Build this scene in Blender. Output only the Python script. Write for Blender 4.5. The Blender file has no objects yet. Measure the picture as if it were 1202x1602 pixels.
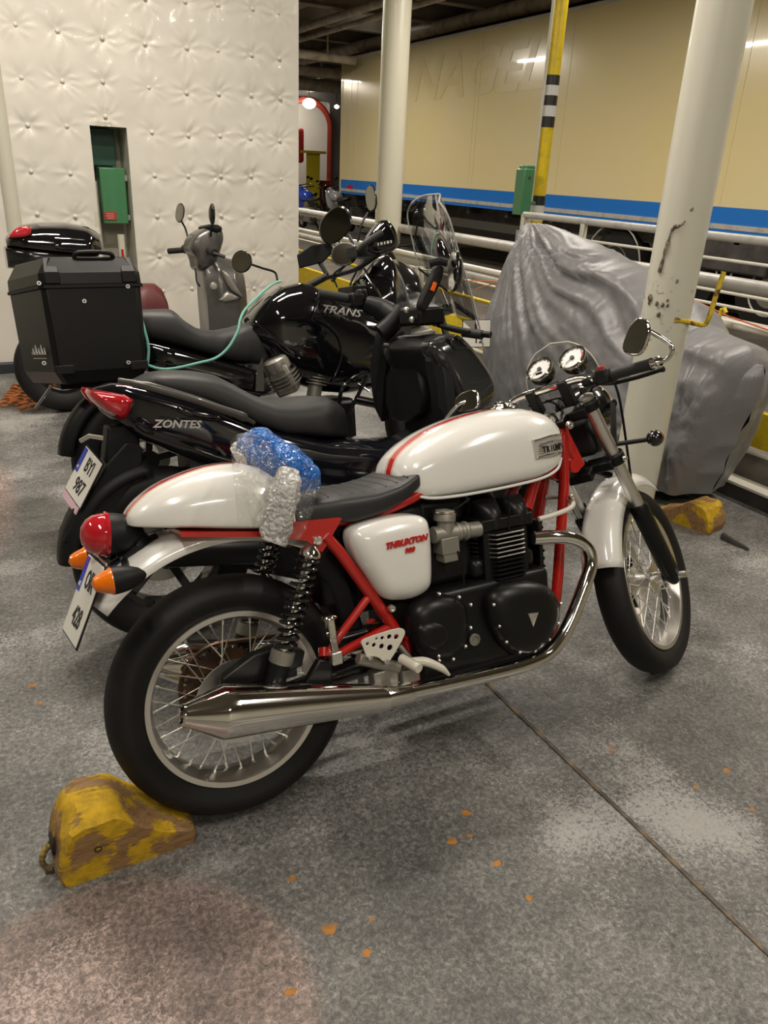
import bpy, bmesh, math, random
from mathutils import Vector, Matrix
from math import sin, cos, pi, radians
C = bpy.context.scene
random.seed(4)

# ---------------- camera, world, lights, exposure ----------------
RM = Matrix(((0.8827448777190396, 0.15273141864951323, -0.44433612796857413),
             (-0.46771657900312713, 0.37571560313554797, -0.8000493655307171),
             (0.04475134172747744, 0.9140628530455652, 0.4030960407840692)))
CAMH = 1.548
cam_d = bpy.data.cameras.new('camera'); cam = bpy.data.objects.new('camera', cam_d)
C.collection.objects.link(cam); C.camera = cam
cam_d.sensor_fit = 'VERTICAL'; cam_d.sensor_height = 36.0; cam_d.lens = 1207.0/1602.0*36.0
cam_d.clip_start = 0.05; cam_d.clip_end = 200
cam.matrix_world = Matrix.Translation((0, 0, CAMH)) @ RM.to_4x4()

w = bpy.data.worlds.new('deck_air'); C.world = w; w.use_nodes = True
bg = w.node_tree.nodes['Background']; bg.inputs[0].default_value = (1.0, 0.93, 0.80, 1); bg.inputs[1].default_value = 0.10

def lamp(x, y, z, sx, sy, power, col=(1.0, 0.915, 0.80), rot=(0, 0, 0)):
    d = bpy.data.lights.new('deck_lamp', 'AREA'); d.shape = 'RECTANGLE'; d.size = sx; d.size_y = sy
    d.energy = power; d.color = col
    o = bpy.data.objects.new('deck_lamp', d); C.collection.objects.link(o)
    o.location = (x, y, z); o.rotation_euler = rot
    return o
LZ = 3.85
lamp(-0.6, 0.5, LZ, 0.18, 1.3, 52)
lamp(1.2, 3.4, LZ, 1.3, 0.18, 62)
lamp(2.7, -0.3, LZ, 0.18, 1.3, 58)
lamp(0.6, 4.6, LZ+.2, 1.3, 0.18, 85)
lamp(5.2, 2.5, LZ, 0.18, 1.3, 85)
lamp(5.2, 6.5, LZ, 0.18, 1.3, 110)
lamp(4.2, 10.5, LZ, 0.18, 1.3, 140)
lamp(5.5, 15.0, LZ, 0.18, 1.3, 140)
lamp(6.3, 22.0, LZ, 0.6, 1.3, 150)
lamp(-2.5, 3.5, LZ, 0.18, 1.3, 50)
lamp(0.5, -2.5, LZ, 1.3, 0.18, 62)
C.view_settings.view_transform = 'Standard'; C.view_settings.look = 'None'
C.view_settings.gamma = 1.0; C.view_settings.use_curve_mapping = False
C.view_settings.exposure = 0.14

# ---------------- helpers ----------------
def link(o): C.collection.objects.link(o); return o
def tag(o, label=None, cat=None, group=None, kind=None):
    if label: o['label'] = label
    if cat: o['category'] = cat
    if group: o['group'] = group
    if kind: o['kind'] = kind
    return o
def ray(u, v): return RM @ Vector((u-601.0, -(v-801.0), -1207.0))
CAM = Vector((0, 0, CAMH))
def onZ(u, v, z=0.0):
    r = ray(u, v); return CAM + r*((z-CAMH)/r.z)
def onY(u, v, Y):
    r = ray(u, v); return CAM + r*(Y/r.y)
def onX(u, v, X):
    r = ray(u, v); return CAM + r*(X/r.x)
class Frame:
    def __init__(s, o, rz, lean, st=0, wb=1.49, trail=.097, rake=.505):
        s.o = Vector(o); s.M = Matrix.Rotation(rz, 3, 'Z') @ Matrix.Rotation(-lean, 3, 'X')
        s.rake = rake; s.ax = Vector((-sin(rake), 0, cos(rake))); s.A = Vector((wb+trail, 0, 0)); s.pp = Vector((cos(rake), 0, sin(rake)))
        s.S = Matrix.Translation(s.A) @ Matrix.Rotation(st, 4, s.ax) @ Matrix.Translation(-s.A)
    def B(s, u, v, y):
        c = s.M.transposed() @ (CAM - s.o); r = s.M.transposed() @ ray(u, v)
        return c + r*((y-c.y)/r.y)
    def BX(s, u, v, x):
        c = s.M.transposed() @ (CAM - s.o); r = s.M.transposed() @ ray(u, v)
        return c + r*((x-c.x)/r.x)
    def P(s, pts, y): return [(lambda q: (q.x, q.z))(s.B(u, v, y)) for u, v in pts]
    def fk(s, t, off, y): return s.A + s.ax*t + s.pp*off + Vector((0, y, 0))
    def mw(s): return Matrix.Translation(s.o) @ s.M.to_4x4()
    def W(s, q): return s.o + s.M @ Vector(q)

def chaikin(p, n=2, closed=True):
    for _ in range(n):
        q = []; L = len(p); rng = range(L if closed else L-1)
        if not closed: q.append(p[0])
        for i in rng:
            a, b = p[i], p[(i+1) % L]
            q.append(tuple(.75*x+.25*y for x, y in zip(a, b))); q.append(tuple(.25*x+.75*y for x, y in zip(a, b)))
        if not closed: q.append(p[-1])
        p = q
    return p
def smooth_path(p, k=6):
    p = [Vector(x) for x in p]; out = []
    for i in range(len(p)-1):
        a = p[i-1] if i else p[0]*2-p[1]; b = p[i]; c = p[i+1]; d = p[i+2] if i+2 < len(p) else p[-1]*2-p[-2]
        for j in range(k):
            t = j/k; out.append(.5*((2*b)+(c-a)*t+(2*a-5*b+4*c-d)*t*t+(3*b-a-3*c+d)*t**3))
    out.append(p[-1]); return out
def interp(st, k=5):
    """catmull-rom through tuples"""
    out = []; n = len(st)
    for i in range(n-1):
        a = st[i-1] if i else tuple(2*x-y for x, y in zip(st[0], st[1])); b = st[i]; c = st[i+1]
        d = st[i+2] if i+2 < n else tuple(2*x-y for x, y in zip(st[-1], st[-2]))
        for j in range(k):
            t = j/k
            out.append(tuple(.5*((2*q)+(r-p)*t+(2*p-5*q+4*r-s)*t*t+(3*q-p-3*r+s)*t**3) for p, q, r, s in zip(a, b, c, d)))
    out.append(st[-1]); return out
def lerp1(pts, x):
    if x <= pts[0][0]: return pts[0][1]
    for (a, b), (c, d) in zip(pts, pts[1:]):
        if x <= c: return b+(d-b)*(x-a)/(c-a)
    return pts[-1][1]

class MB:
    def __init__(s): s.v = []; s.f = []
    def add(s, vs, fs):
        k = len(s.v); s.v += [Vector(x) for x in vs]; s.f += [tuple(i+k for i in f) for f in fs]; return s
    def box(s, c, d, rot=None):
        c = Vector(c); R = rot or Matrix.Identity(3); h = [x/2 for x in d]
        vs = [c + R @ Vector((sx*h[0], sy*h[1], sz*h[2])) for sx in (-1, 1) for sy in (-1, 1) for sz in (-1, 1)]
        return s.add(vs, [(0, 1, 3, 2), (4, 6, 7, 5), (0, 4, 5, 1), (2, 3, 7, 6), (0, 2, 6, 4), (1, 5, 7, 3)])
    def bx(s, x0, x1, y0, y1, z0, z1): return s.box(((x0+x1)/2, (y0+y1)/2, (z0+z1)/2), (abs(x1-x0), abs(y1-y0), abs(z1-z0)))
    def beam(s, a, b, wd, ht, up=(0, 0, 1)):
        a = Vector(a); b = Vector(b); t = (b-a).normalized(); sd = t.cross(Vector(up)).normalized(); u = sd.cross(t)
        return s.box((a+b)/2, ((b-a).length, wd, ht), Matrix((t, sd, u)).transposed())
    def loft(s, rings, cap=True, closed=False, ringclosed=True):
        n = len(rings[0]); k = len(s.v); m = len(rings)
        for r in rings: s.v += [Vector(x) for x in r]
        for i in range(m if closed else m-1):
            for j in range(n if ringclosed else n-1):
                a = k+i*n+j; b = k+i*n+(j+1) % n; c = k+((i+1) % m)*n+(j+1) % n; d = k+((i+1) % m)*n+j
                s.f.append((a, b, c, d))
        if cap and not closed and ringclosed:
            s.f.append(tuple(k+j for j in range(n))[::-1]); s.f.append(tuple(k+(m-1)*n+j for j in range(n)))
        return s
    def tube(s, path, r, n=12, cap=True, flat=None):
        p = [Vector(x) for x in path]; rings = []; t0 = (p[1]-p[0]).normalized()
        ref = Vector((0, 0, 1)) if abs(t0.z) < .9 else Vector((1, 0, 0)); nrm = (ref-t0*ref.dot(t0)).normalized()
        for i, q in enumerate(p):
            t = (p[min(i+1, len(p)-1)]-p[max(i-1, 0)]).normalized()
            nrm = (nrm-t*nrm.dot(t)).normalized(); bn = t.cross(nrm)
            rr = r[i] if isinstance(r, (list, tuple)) else r
            rings.append([q+nrm*(rr*cos(2*pi*j/n))+bn*(rr*(flat or 1)*sin(2*pi*j/n)) for j in range(n)])
        return s.loft(rings, cap)
    def rod(s, a, b, r, n=12): return s.tube([a, b], r, n)
    def lathe(s, prof, o, ax=(0, 1, 0), n=32, closed=False, cap=False):
        o = Vector(o); ax = Vector(ax).normalized(); ref = Vector((0, 0, 1)) if abs(ax.z) < .9 else Vector((1, 0, 0))
        u = (ref-ax*ref.dot(ax)).normalized(); v = ax.cross(u)
        rings = [[o+ax*h+u*(r*cos(2*pi*j/n))+v*(r*sin(2*pi*j/n)) for j in range(n)] for r, h in prof]
        return s.loft(rings, cap, closed)
    def ell(s, c, r, n=20, m=10, rot=None):
        c = Vector(c); R = rot or Matrix.Identity(3); rings = []
        for i in range(m+1):
            a = pi*(i+.02 if i == 0 else i-.02 if i == m else i)/m
            rings.append([c+R @ Vector((r[0]*sin(a)*cos(2*pi*j/n), r[1]*sin(a)*sin(2*pi*j/n), r[2]*cos(a))) for j in range(n)])
        return s.loft(rings, True)
    def prism(s, out, y0, y1):
        """outline in (x,z), thickness along y"""
        n = len(out); k = len(s.v)
        s.v += [Vector((x, y0, z)) for x, z in out]+[Vector((x, y1, z)) for x, z in out]
        s.f += [tuple(k+i for i in range(n)), tuple(k+n+i for i in range(n))[::-1]]
        s.f += [(k+i, k+(i+1) % n, k+n+(i+1) % n, k+n+i) for i in range(n)]
        return s
    def pillow(s, out, y0, y1, rim=.55, shr=.9, steps=5):
        cx = sum(p[0] for p in out)/len(out); cz = sum(p[1] for p in out)/len(out)
        rings = [[(x, y0, z) for x, z in out], [(x, y0+(y1-y0)*rim, z) for x, z in out]]
        for i in range(1, steps+1):
            a = i/steps*pi/2; k = 1-shr*(1-cos(a)) if i < steps else 1-shr
            k = 1-shr*(1-cos(a)); yy = y0+(y1-y0)*(rim+(1-rim)*sin(a))
            rings.append([(cx+(x-cx)*k, yy, cz+(z-cz)*k) for x, z in out])
        return s.loft(rings, True)
    def xform(s, m):
        s.v = [m @ q for q in s.v]; return s
    def build(s, name, mat, parent=None, mtx=None, ang=35, bevel=0, sub=0, label=None, solid=0, bs=2):
        me = bpy.data.meshes.new(name); me.from_pydata([tuple(q) for q in s.v], [], s.f)
        bm = bmesh.new(); bm.from_mesh(me); bmesh.ops.recalc_face_normals(bm, faces=bm.faces); bm.to_mesh(me); bm.free()
        if ang:
            for p in me.polygons: p.use_smooth = True
            me.set_sharp_from_angle(angle=radians(ang))
        me.materials.append(mat)
        o = link(bpy.data.objects.new(name, me))
        if parent: o.parent = parent
        if mtx is not None: o.matrix_local = mtx
        if solid: m = o.modifiers.new('s', 'SOLIDIFY'); m.thickness = solid; m.offset = 0
        if bevel:
            m = o.modifiers.new('b', 'BEVEL'); m.width = bevel; m.segments = bs; m.limit_method = 'ANGLE'; m.angle_limit = radians(40); m.harden_normals = False
        if sub: m = o.modifiers.new('u', 'SUBSURF'); m.levels = sub; m.render_levels = sub
        if label: o['label'] = label
        return o
def build_split(mb, name, mat, parent=None, **k):
    """every separate piece of the shape becomes an object of its own"""
    par = list(range(len(mb.v)))
    def find(i):
        while par[i] != i: par[i] = par[par[i]]; i = par[i]
        return i
    for f in mb.f:
        for j in f[1:]: par[find(j)] = find(f[0])
    groups = {}
    for f in mb.f: groups.setdefault(find(f[0]), []).append(f)
    out = []
    for g in groups.values():
        ids = sorted({i for f in g for i in f}); mp = {i: n for n, i in enumerate(ids)}
        m = MB(); m.v = [mb.v[i] for i in ids]; m.f = [tuple(mp[i] for i in f) for f in g]; out.append(m.build(name, mat, parent, **k))
    return out
def empty(name, loc=(0, 0, 0), parent=None, mw=None):
    o = link(bpy.data.objects.new(name, None)); o.empty_display_size = .1
    if parent: o.parent = parent
    if mw is not None: o.matrix_world = mw
    else: o.location = loc
    return o
def superring(x, zb, zt, w, nu=2.4, nl=3.2, k=.4, n=32, y0=0):
    zc = zb+(zt-zb)*k; r = []
    for j in range(n):
        a = 2*pi*j/n; c, sn = cos(a), sin(a); e = nu if sn > 0 else nl
        h = (zt-zc) if sn > 0 else (zc-zb)
        r.append((x, y0+w*math.copysign(abs(c)**(2/e), c), zc+h*math.copysign(abs(sn)**(2/e), sn)))
    return r
def text(s, size, o, xd, yd, mat, parent=None, ext=.0008, name='lettering', mtx=None, shear=0, sx=1, bold=0, align='CENTER'):
    c = bpy.data.curves.new(name, 'FONT'); c.body = s; c.size = size; c.extrude = ext; c.align_x = align; c.align_y = 'CENTER'
    c.shear = shear; c.offset = bold; c.resolution_u = 2
    tmp = bpy.data.objects.new('t', c); me = bpy.data.meshes.new_from_object(tmp); bpy.data.objects.remove(tmp); bpy.data.curves.remove(c)
    me.materials.clear(); me.materials.append(mat); ob = link(bpy.data.objects.new(name, me))
    if parent: ob.parent = parent
    xd = Vector(xd).normalized(); yd = Vector(yd); yd = (yd-xd*yd.dot(xd)).normalized(); zd = xd.cross(yd)
    m = Matrix.Translation(Vector(o)) @ Matrix((xd*sx, yd, zd)).transposed().to_4x4()
    ob.matrix_local = (mtx @ m) if mtx is not None else m
    return ob

# ---------------- materials ----------------
def M(name, col, rough=.5, metal=0, coat=0, bump=None, var=None, spec=None, trans=0, alpha=1, emit=None, sheen=0, ior=None):
    m = bpy.data.materials.new(name); m.use_nodes = True; nt = m.node_tree; b = nt.nodes['Principled BSDF']
    b.inputs['Base Color'].default_value = (*col, 1); b.inputs['Roughness'].default_value = rough; b.inputs['Metallic'].default_value = metal
    if coat: b.inputs['Coat Weight'].default_value = coat; b.inputs['Coat Roughness'].default_value = .05
    if spec is not None: b.inputs['Specular IOR Level'].default_value = spec
    if trans: b.inputs['Transmission Weight'].default_value = trans
    if ior: b.inputs['IOR'].default_value = ior
    if alpha < 1: b.inputs['Alpha'].default_value = alpha
    if sheen: b.inputs['Sheen Weight'].default_value = sheen
    if emit: b.inputs['Emission Color'].default_value = (*emit[0], 1); b.inputs['Emission Strength'].default_value = emit[1]
    tc = nt.nodes.new('ShaderNodeTexCoord')
    if bump:   # (scale, strength, distance)
        n = nt.nodes.new('ShaderNodeTexNoise'); n.inputs['Scale'].default_value = bump[0]; n.inputs['Detail'].default_value = 6
        bp = nt.nodes.new('ShaderNodeBump'); bp.inputs['Strength'].default_value = bump[1]; bp.inputs['Distance'].default_value = bump[2]
        nt.links.new(tc.outputs['Object'], n.inputs['Vector']); nt.links.new(n.outputs['Fac'], bp.inputs['Height']); nt.links.new(bp.outputs['Normal'], b.inputs['Normal'])
    if var:    # (scale, colour2, low, high)
        n = nt.nodes.new('ShaderNodeTexNoise'); n.inputs['Scale'].default_value = var[0]; n.inputs['Detail'].default_value = 7
        r = nt.nodes.new('ShaderNodeValToRGB'); r.color_ramp.elements[0].position = var[2]; r.color_ramp.elements[1].position = var[3]
        r.color_ramp.elements[0].color = (*col, 1); r.color_ramp.elements[1].color = (*var[1], 1)
        nt.links.new(tc.outputs['Object'], n.inputs['Vector']); nt.links.new(n.outputs['Fac'], r.inputs['Fac']); nt.links.new(r.outputs['Color'], b.inputs['Base Color'])
    return m
def nd(m, t): return m.node_tree.nodes.new(t)
def lk(m, a, b): m.node_tree.links.new(a, b)
CHROME = M('chrome', (.82, .80, .76), .06, 1)
SCHROME = M('brushed_aluminium', (.80, .78, .74), .33, 1)
ALU = M('cast_aluminium', (.42, .40, .36), .42, .9, bump=(60, .2, .002))
DALU = M('dull_cast_metal', (.30, .29, .25), .5, .7, bump=(80, .3, .002))
BLK = M('black_enamel', (.008, .008, .008), .16, 0, coat=.5)
SATIN = M('satin_black_casting', (.006, .006, .006), .36, 0, bump=(240, .12, .001), spec=.3)
MATTE = M('black_plastic', (.007, .007, .0075), .48, 0, bump=(300, .1, .001), spec=.25)
RUB = M('black_rubber', (.009, .0085, .008), .62, 0, bump=(120, .15, .001), spec=.25)
GRIPM = M('grip_rubber', (.012, .012, .012), .6)
LEATH = M('seat_vinyl', (.014, .014, .015), .42, 0, bump=(420, .35, .0012))
LEATH2 = M('seat_cover_grain', (.014, .014, .0145), .5, 0, bump=(500, .4, .0012))
RED = M('red_frame_enamel', (.42, .012, .008), .22, 0, coat=.6)
REDT = M('red_lettering', (.45, .01, .01), .4)
WHITE = M('pearl_white_paint', (.72, .71, .67), .22, 0, coat=1)
IVORY = M('ivory_bracket_paint', (.62, .59, .50), .4)
GLOSSB = M('gloss_black_paint', (.004, .004, .005), .07, 0, coat=1)
NAVYB = M('midnight_black_paint', (.005, .0055, .009), .10, 0, coat=1)
GREYP = M('dark_grey_scooter_paint', (.10, .095, .088), .32, .5, coat=.4)
GREYP2 = M('light_silver_scooter_paint', (.34, .32, .29), .3, .6)
AMBER = M('amber_lens', (.80, .17, .004), .12, 0, coat=.6, bump=(60, .5, .004))
REDL = M('red_lens', (.42, .012, .02), .08, 0, coat=1)
PLATE = M('plate_white', (.70, .68, .62), .4)
PBLUE = M('plate_blue', (.02, .04, .38), .4)
INK = M('ink_black', (.01, .01, .01), .5)
MIR = M('mirror_glass', (.75, .75, .72), .03, 1)
DIAL = M('dial_face', (.72, .72, .70), .4)
CHAINM = M('oily_steel', (.07, .05, .04), .45, .8, var=(40, (.14, .07, .03), .4, .6))
def glass(name, col, rough, mix):
    m = bpy.data.materials.new(name); m.use_nodes = True; nt = m.node_tree; nt.nodes.clear()
    o = nt.nodes.new('ShaderNodeOutputMaterial'); mx = nt.nodes.new('ShaderNodeMixShader'); t = nt.nodes.new('ShaderNodeBsdfTransparent'); g = nt.nodes.new('ShaderNodeBsdfGlossy')
    f = nt.nodes.new('ShaderNodeFresnel'); f.inputs[0].default_value = 1.45; ma = nt.nodes.new('ShaderNodeMath'); ma.operation = 'MULTIPLY_ADD'; ma.inputs[1].default_value = .65; ma.inputs[2].default_value = mix; ma.use_clamp = True
    t.inputs[0].default_value = (*col, 1); g.inputs[0].default_value = (1, 1, 1, 1); g.inputs[1].default_value = rough
    nt.links.new(f.outputs[0], ma.inputs[0]); nt.links.new(ma.outputs[0], mx.inputs[0]); nt.links.new(t.outputs[0], mx.inputs[1]); nt.links.new(g.outputs[0], mx.inputs[2]); nt.links.new(mx.outputs[0], o.inputs[0])
    return m
CLEAR = glass('clear_screen', (.90, .90, .88), .03, .0)
SMOKE = glass('smoked_screen', (.42, .40, .38), .04, .02)
# white paint with a red centre stripe (pattern fixed to the bodywork's own y axis)
WSTR = M('white_paint_red_stripe', (.72, .71, .67), .2, 0, coat=1)
def add_stripe(m, c0, w0, w1, w2):
    tc = nd(m, 'ShaderNodeTexCoord'); sp = nd(m, 'ShaderNodeSeparateXYZ'); lk(m, tc.outputs['Object'], sp.inputs[0])
    su = nd(m, 'ShaderNodeMath'); su.operation = 'SUBTRACT'; su.inputs[1].default_value = c0; lk(m, sp.outputs[1], su.inputs[0])
    ab = nd(m, 'ShaderNodeMath'); ab.operation = 'ABSOLUTE'; lk(m, su.outputs[0], ab.inputs[0])
    a = nd(m, 'ShaderNodeMath'); a.operation = 'LESS_THAN'; a.inputs[1].default_value = w0; lk(m, ab.outputs[0], a.inputs[0])
    b = nd(m, 'ShaderNodeMath'); b.operation = 'GREATER_THAN'; b.inputs[1].default_value = w1; lk(m, ab.outputs[0], b.inputs[0])
    c = nd(m, 'ShaderNodeMath'); c.operation = 'LESS_THAN'; c.inputs[1].default_value = w2; lk(m, ab.outputs[0], c.inputs[0])
    d = nd(m, 'ShaderNodeMath'); d.operation = 'MULTIPLY'; lk(m, b.outputs[0], d.inputs[0]); lk(m, c.outputs[0], d.inputs[1])
    e = nd(m, 'ShaderNodeMath'); e.operation = 'MAXIMUM'; lk(m, a.outputs[0], e.inputs[0]); lk(m, d.outputs[0], e.inputs[1])
    mx = nd(m, 'ShaderNodeMix'); mx.data_type = 'RGBA'; mx.inputs[6].default_value = (.72, .71, .67, 1); mx.inputs[7].default_value = (.50, .02, .015, 1)
    lk(m, e.outputs[0], mx.inputs[0]); lk(m, mx.outputs[2], m.node_tree.nodes['Principled BSDF'].inputs['Base Color'])
add_stripe(WSTR, -.012, .014, .0185, .021)
WSTR2 = M('white_cowl_paint_red_stripe', (.72, .71, .67), .2, 0, coat=1)
add_stripe(WSTR2, -.011, .0115, .0155, .018)
# tyre with cut tread
def tread_mat():
    m = M('tyre_rubber', (.0085, .008, .0078), .6, spec=.3); tc = nd(m, 'ShaderNodeTexCoord'); sp = nd(m, 'ShaderNodeSeparateXYZ'); lk(m, tc.outputs['Object'], sp.inputs[0])
    at = nd(m, 'ShaderNodeMath'); at.operation = 'ARCTAN2'; lk(m, sp.outputs[2], at.inputs[0]); lk(m, sp.outputs[0], at.inputs[1])
    ay = nd(m, 'ShaderNodeMath'); ay.operation = 'ABSOLUTE'; lk(m, sp.outputs[1], ay.inputs[0])
    k = nd(m, 'ShaderNodeMath'); k.operation = 'MULTIPLY_ADD'; k.inputs[1].default_value = 9.0; lk(m, ay.outputs[0], k.inputs[0]); lk(m, at.outputs[0], k.inputs[2])
    s = nd(m, 'ShaderNodeMath'); s.operation = 'MULTIPLY'; s.inputs[1].default_value = 28/(2*pi); lk(m, k.outputs[0], s.inputs[0])
    fr = nd(m, 'ShaderNodeMath'); fr.operation = 'FRACT'; lk(m, s.outputs[0], fr.inputs[0])
    g = nd(m, 'ShaderNodeMath'); g.operation = 'GREATER_THAN'; g.inputs[1].default_value = .16; lk(m, fr.outputs[0], g.inputs[0])
    # only where the tread is: |y| between .012 and .05
    r2 = nd(m, 'ShaderNodeVectorMath'); r2.operation = 'MULTIPLY'; r2.inputs[1].default_value = (1, 0, 1); lk(m, tc.outputs['Object'], r2.inputs[0])
    ln = nd(m, 'ShaderNodeVectorMath'); ln.operation = 'LENGTH'; lk(m, r2.outputs[0], ln.inputs[0])
    sh = nd(m, 'ShaderNodeMath'); sh.operation = 'LESS_THAN'; sh.inputs[1].default_value = .282; lk(m, ln.outputs['Value'], sh.inputs[0])
    mxx = nd(m, 'ShaderNodeMath'); mxx.operation = 'MAXIMUM'; lk(m, g.outputs[0], mxx.inputs[0]); lk(m, sh.outputs[0], mxx.inputs[1])
    bp = nd(m, 'ShaderNodeBump'); bp.inputs['Strength'].default_value = .7; bp.inputs['Distance'].default_value = .004; lk(m, mxx.outputs[0], bp.inputs['Height'])
    lk(m, bp.outputs['Normal'], m.node_tree.nodes['Principled BSDF'].inputs['Normal'])
    return m
TYRE = tread_mat()
# ---------------- wheels ----------------
def tyre_prof(R, hw, rr, rw):
    p = [(rr-.004, -rw+.006), (rr+.003, -rw), (rr+.012, -hw*.80), (rr+(R-rr)*.34, -hw*.97), (rr+(R-rr)*.52, -hw)]
    for i in range(0, 9):
        a = -1.25+2.5*i/8; p.append((R-.048*hw/.065+.048*hw/.065*cos(a)**.9, hw*.98*sin(a)/sin(1.25)))
    p += [(rr+(R-rr)*.52, hw), (rr+(R-rr)*.34, hw*.97), (rr+.012, hw*.80), (rr+.003, rw), (rr-.004, rw-.006)]
    return p
def spoked_wheel(parent, name, c, R, hw, rr, rw, mtx=None, hubr=.045, disc=None, sprocket=False, nsp=36):
    """c = axle position; spoked wheel turning about y, one Empty with sub-parts"""
    T = Matrix.Translation(c); w = empty(name, parent=parent); w.matrix_local = (mtx @ T) if mtx is not None else T
    MB().lathe(tyre_prof(R, hw, rr, rw), (0, 0, 0), n=96).build('tyre', TYRE, w, ang=50)
    pr = [(rr+.001, -rw), (rr-.001, -rw-.005), (rr-.014, -rw-.004), (rr-.018, -rw+.003), (rr-.019, -rw+.016), (rr-.026, -rw+.028), (rr-.028, 0), (rr-.026, rw-.028), (rr-.019, rw-.016),
          (rr-.018, rw-.003), (rr-.014, rw+.004), (rr-.001, rw+.005), (rr+.001, rw), (rr-.012, rw-.012), (rr-.02, 0), (rr-.012, -rw+.012)]
    MB().lathe(pr, (0, 0, 0), n=96, closed=True).build('rim', SCHROME, w, ang=40)
    h = MB().lathe([(.012, -.075), (.022, -.07), (.022, -.045), (hubr, -.04), (hubr, -.032), (.026, -.022), (.026, .022), (hubr, .032), (hubr, .04), (.022, .045), (.022, .07), (.012, .075)], (0, 0, 0), n=32, cap=True)
    h.build('hub', SCHROME, w)
    sp = MB(); nip = MB()
    for i in range(nsp):
        side = -1 if i % 2 else 1; a = 2*pi*i/nsp; d = radians(48)*(1 if (i//2) % 2 else -1)
        p0 = Vector(((hubr-.006)*cos(a-d), side*.036, (hubr-.006)*sin(a-d))); rim = rr-.027
        p1 = Vector((rim*cos(a), side*.004, rim*sin(a))); sp.rod(p0, p1, .0017, 6)
        nip.rod(p1+(p0-p1)*.0, p1+(p0-p1)*.085, .0034, 6)
    sp.add([v for v in nip.v], nip.f); sp.build('spokes', SCHROME, w)
    if disc:
        y, r0, r1 = disc
        MB().lathe([(r0, y-.0025), (r1, y-.0025), (r1, y+.0025), (r0, y+.0025)], (0, 0, 0), n=64, closed=True).build('brake_disc', SCHROME, w)
        cr = MB()
        for k in range(6):
            a = k*pi/3+.3; cr.beam((.03*cos(a), y, .03*sin(a)), ((r0+.006)*cos(a+.5), y, (r0+.006)*sin(a+.5)), .006, .022, up=(0, 1, 0))
        cr.build('disc_carrier', SATIN, w)
    if sprocket:
        out = []; nT = 43
        for k in range(nT*4):
            a = 2*pi*k/(nT*4); r = .112 if k % 4 in (0, 1) else .103; out.append((r*cos(a), r*sin(a)))
        MB().prism(out, .055, .062).build('sprocket', CHAINM, w, ang=20)
    return w

# ================= main motorcycle =================
WB = 1.493; RR = .313; RF = .3185
F = Frame((.466, 1.515, 0), 0, .275, .50, wb=WB)
bike = empty('motorcycle', mw=F.mw())
tag(bike, 'white cafe racer motorcycle with red frame and chrome exhaust, nearest the camera', 'motorcycle')
S = F.S; B = F.B; P = F.P
def V(x, y, z): return Vector((x, y, z))
spoked_wheel(bike, 'rear_wheel', (0, 0, RR), RR, .065, .229, .048, disc=(-.058, .062, .108), sprocket=True, hubr=.052)
spoked_wheel(bike, 'front_wheel', (WB, 0, RF), RF, .05, .2435, .034, mtx=S, disc=(.06, .095, .155), hubr=.05)

# tank
st = [(.500, .795, .825, .070), (.520, .762, .862, .098), (.565, .745, .895, .118), (.640, .740, .927, .130), (.740, .741, .951, .138), (.850, .745, .962, .142), (.940, .752, .957, .138), (1.0, .768, .942, .126), (1.032, .795, .922, .106), (1.05, .83, .900, .070)]
rings = [superring(x, zb, zt, wd, nu=2.5, nl=4.5, k=.42, n=48) for x, zb, zt, wd in interp(st, 5)]
tank = MB().loft(rings).build('fuel_tank', WSTR, bike, ang=60)
# lower seam flange
fl = MB()
for sgn in (-1, 1):
    pth = [(x, sgn*(wd*.94), zb+.007) for x, zb, zt, wd in interp(st[1:-1], 5)]
    fl.tube(pth, .0042, 8)
fl.build('seam_flange', WHITE, tank)
q = V(.905, 0, .957)
cap_ = MB().lathe([(.040, -.004), (.040, .004), (.036, .009), (.030, .011), (.028, .016), (.018, .020), (.001, .021)], q, (-.03, 0, 1), n=40)
cap_.box(q+V(0, 0, .02), (.05, .012, .008)); cap_.build('filler_cap', CHROME, bike, bevel=.001)
# tank badge
yb = -.140
bo = P([(832, 688), (884, 678), (889, 690), (889, 706), (878, 712), (836, 718), (840, 700)], -.14)
def dshape(pts, y, d):
    return MB().prism(pts, y, y-d)
def tank_y(x, z):
    """near-side surface of the tank at (x,z)"""
    s2 = interp(st, 5); i = min(range(len(s2)), key=lambda k: abs(s2[k][0]-x)); _, zb, zt, wd = s2[i]; zc = zb+(zt-zb)*.42
    t = (z-zc)/((zt-zc) if z > zc else (zc-zb)); e = 2.5 if z > zc else 4.5
    return -wd*max(0, 1-abs(t)**e)**(1/e)
def plate_on_tank(pts, off, thick, n=14):
    m = MB(); cx = [p[0] for p in pts]; x0, x1 = min(cx), max(cx); rt = []; rb = []
    L = len(pts)
    def zr(x):
        zs = []
        for i in range(L):
            a, b = pts[i], pts[(i+1) % L]
            if (a[0]-x)*(b[0]-x) <= 0 and a[0] != b[0]: zs.append(a[1]+(b[1]-a[1])*(x-a[0])/(b[0]-a[0]))
        return min(zs), max(zs)
    rings = []
    for i in range(n+1):
        x = x0+(x1-x0)*(.004+.992*i/n); a, b = zr(x); row = []
        for k in range(5):
            z = a+(b-a)*k/4; row.append((x, tank_y(x, z)+off-thick, z))
        for k in range(4, -1, -1):
            z = a+(b-a)*k/4; row.append((x, tank_y(x, z)+off, z))
        rings.append(row)
    return m.loft(rings)
bd = plate_on_tank(bo, .001, .006).build('tank_badge', M('worn_chrome', (.72, .70, .66), .38, .7), bike)
bo2 = P([(841, 697), (889, 690), (889, 706), (843, 711)], -.14)
fm = MB()
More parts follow.
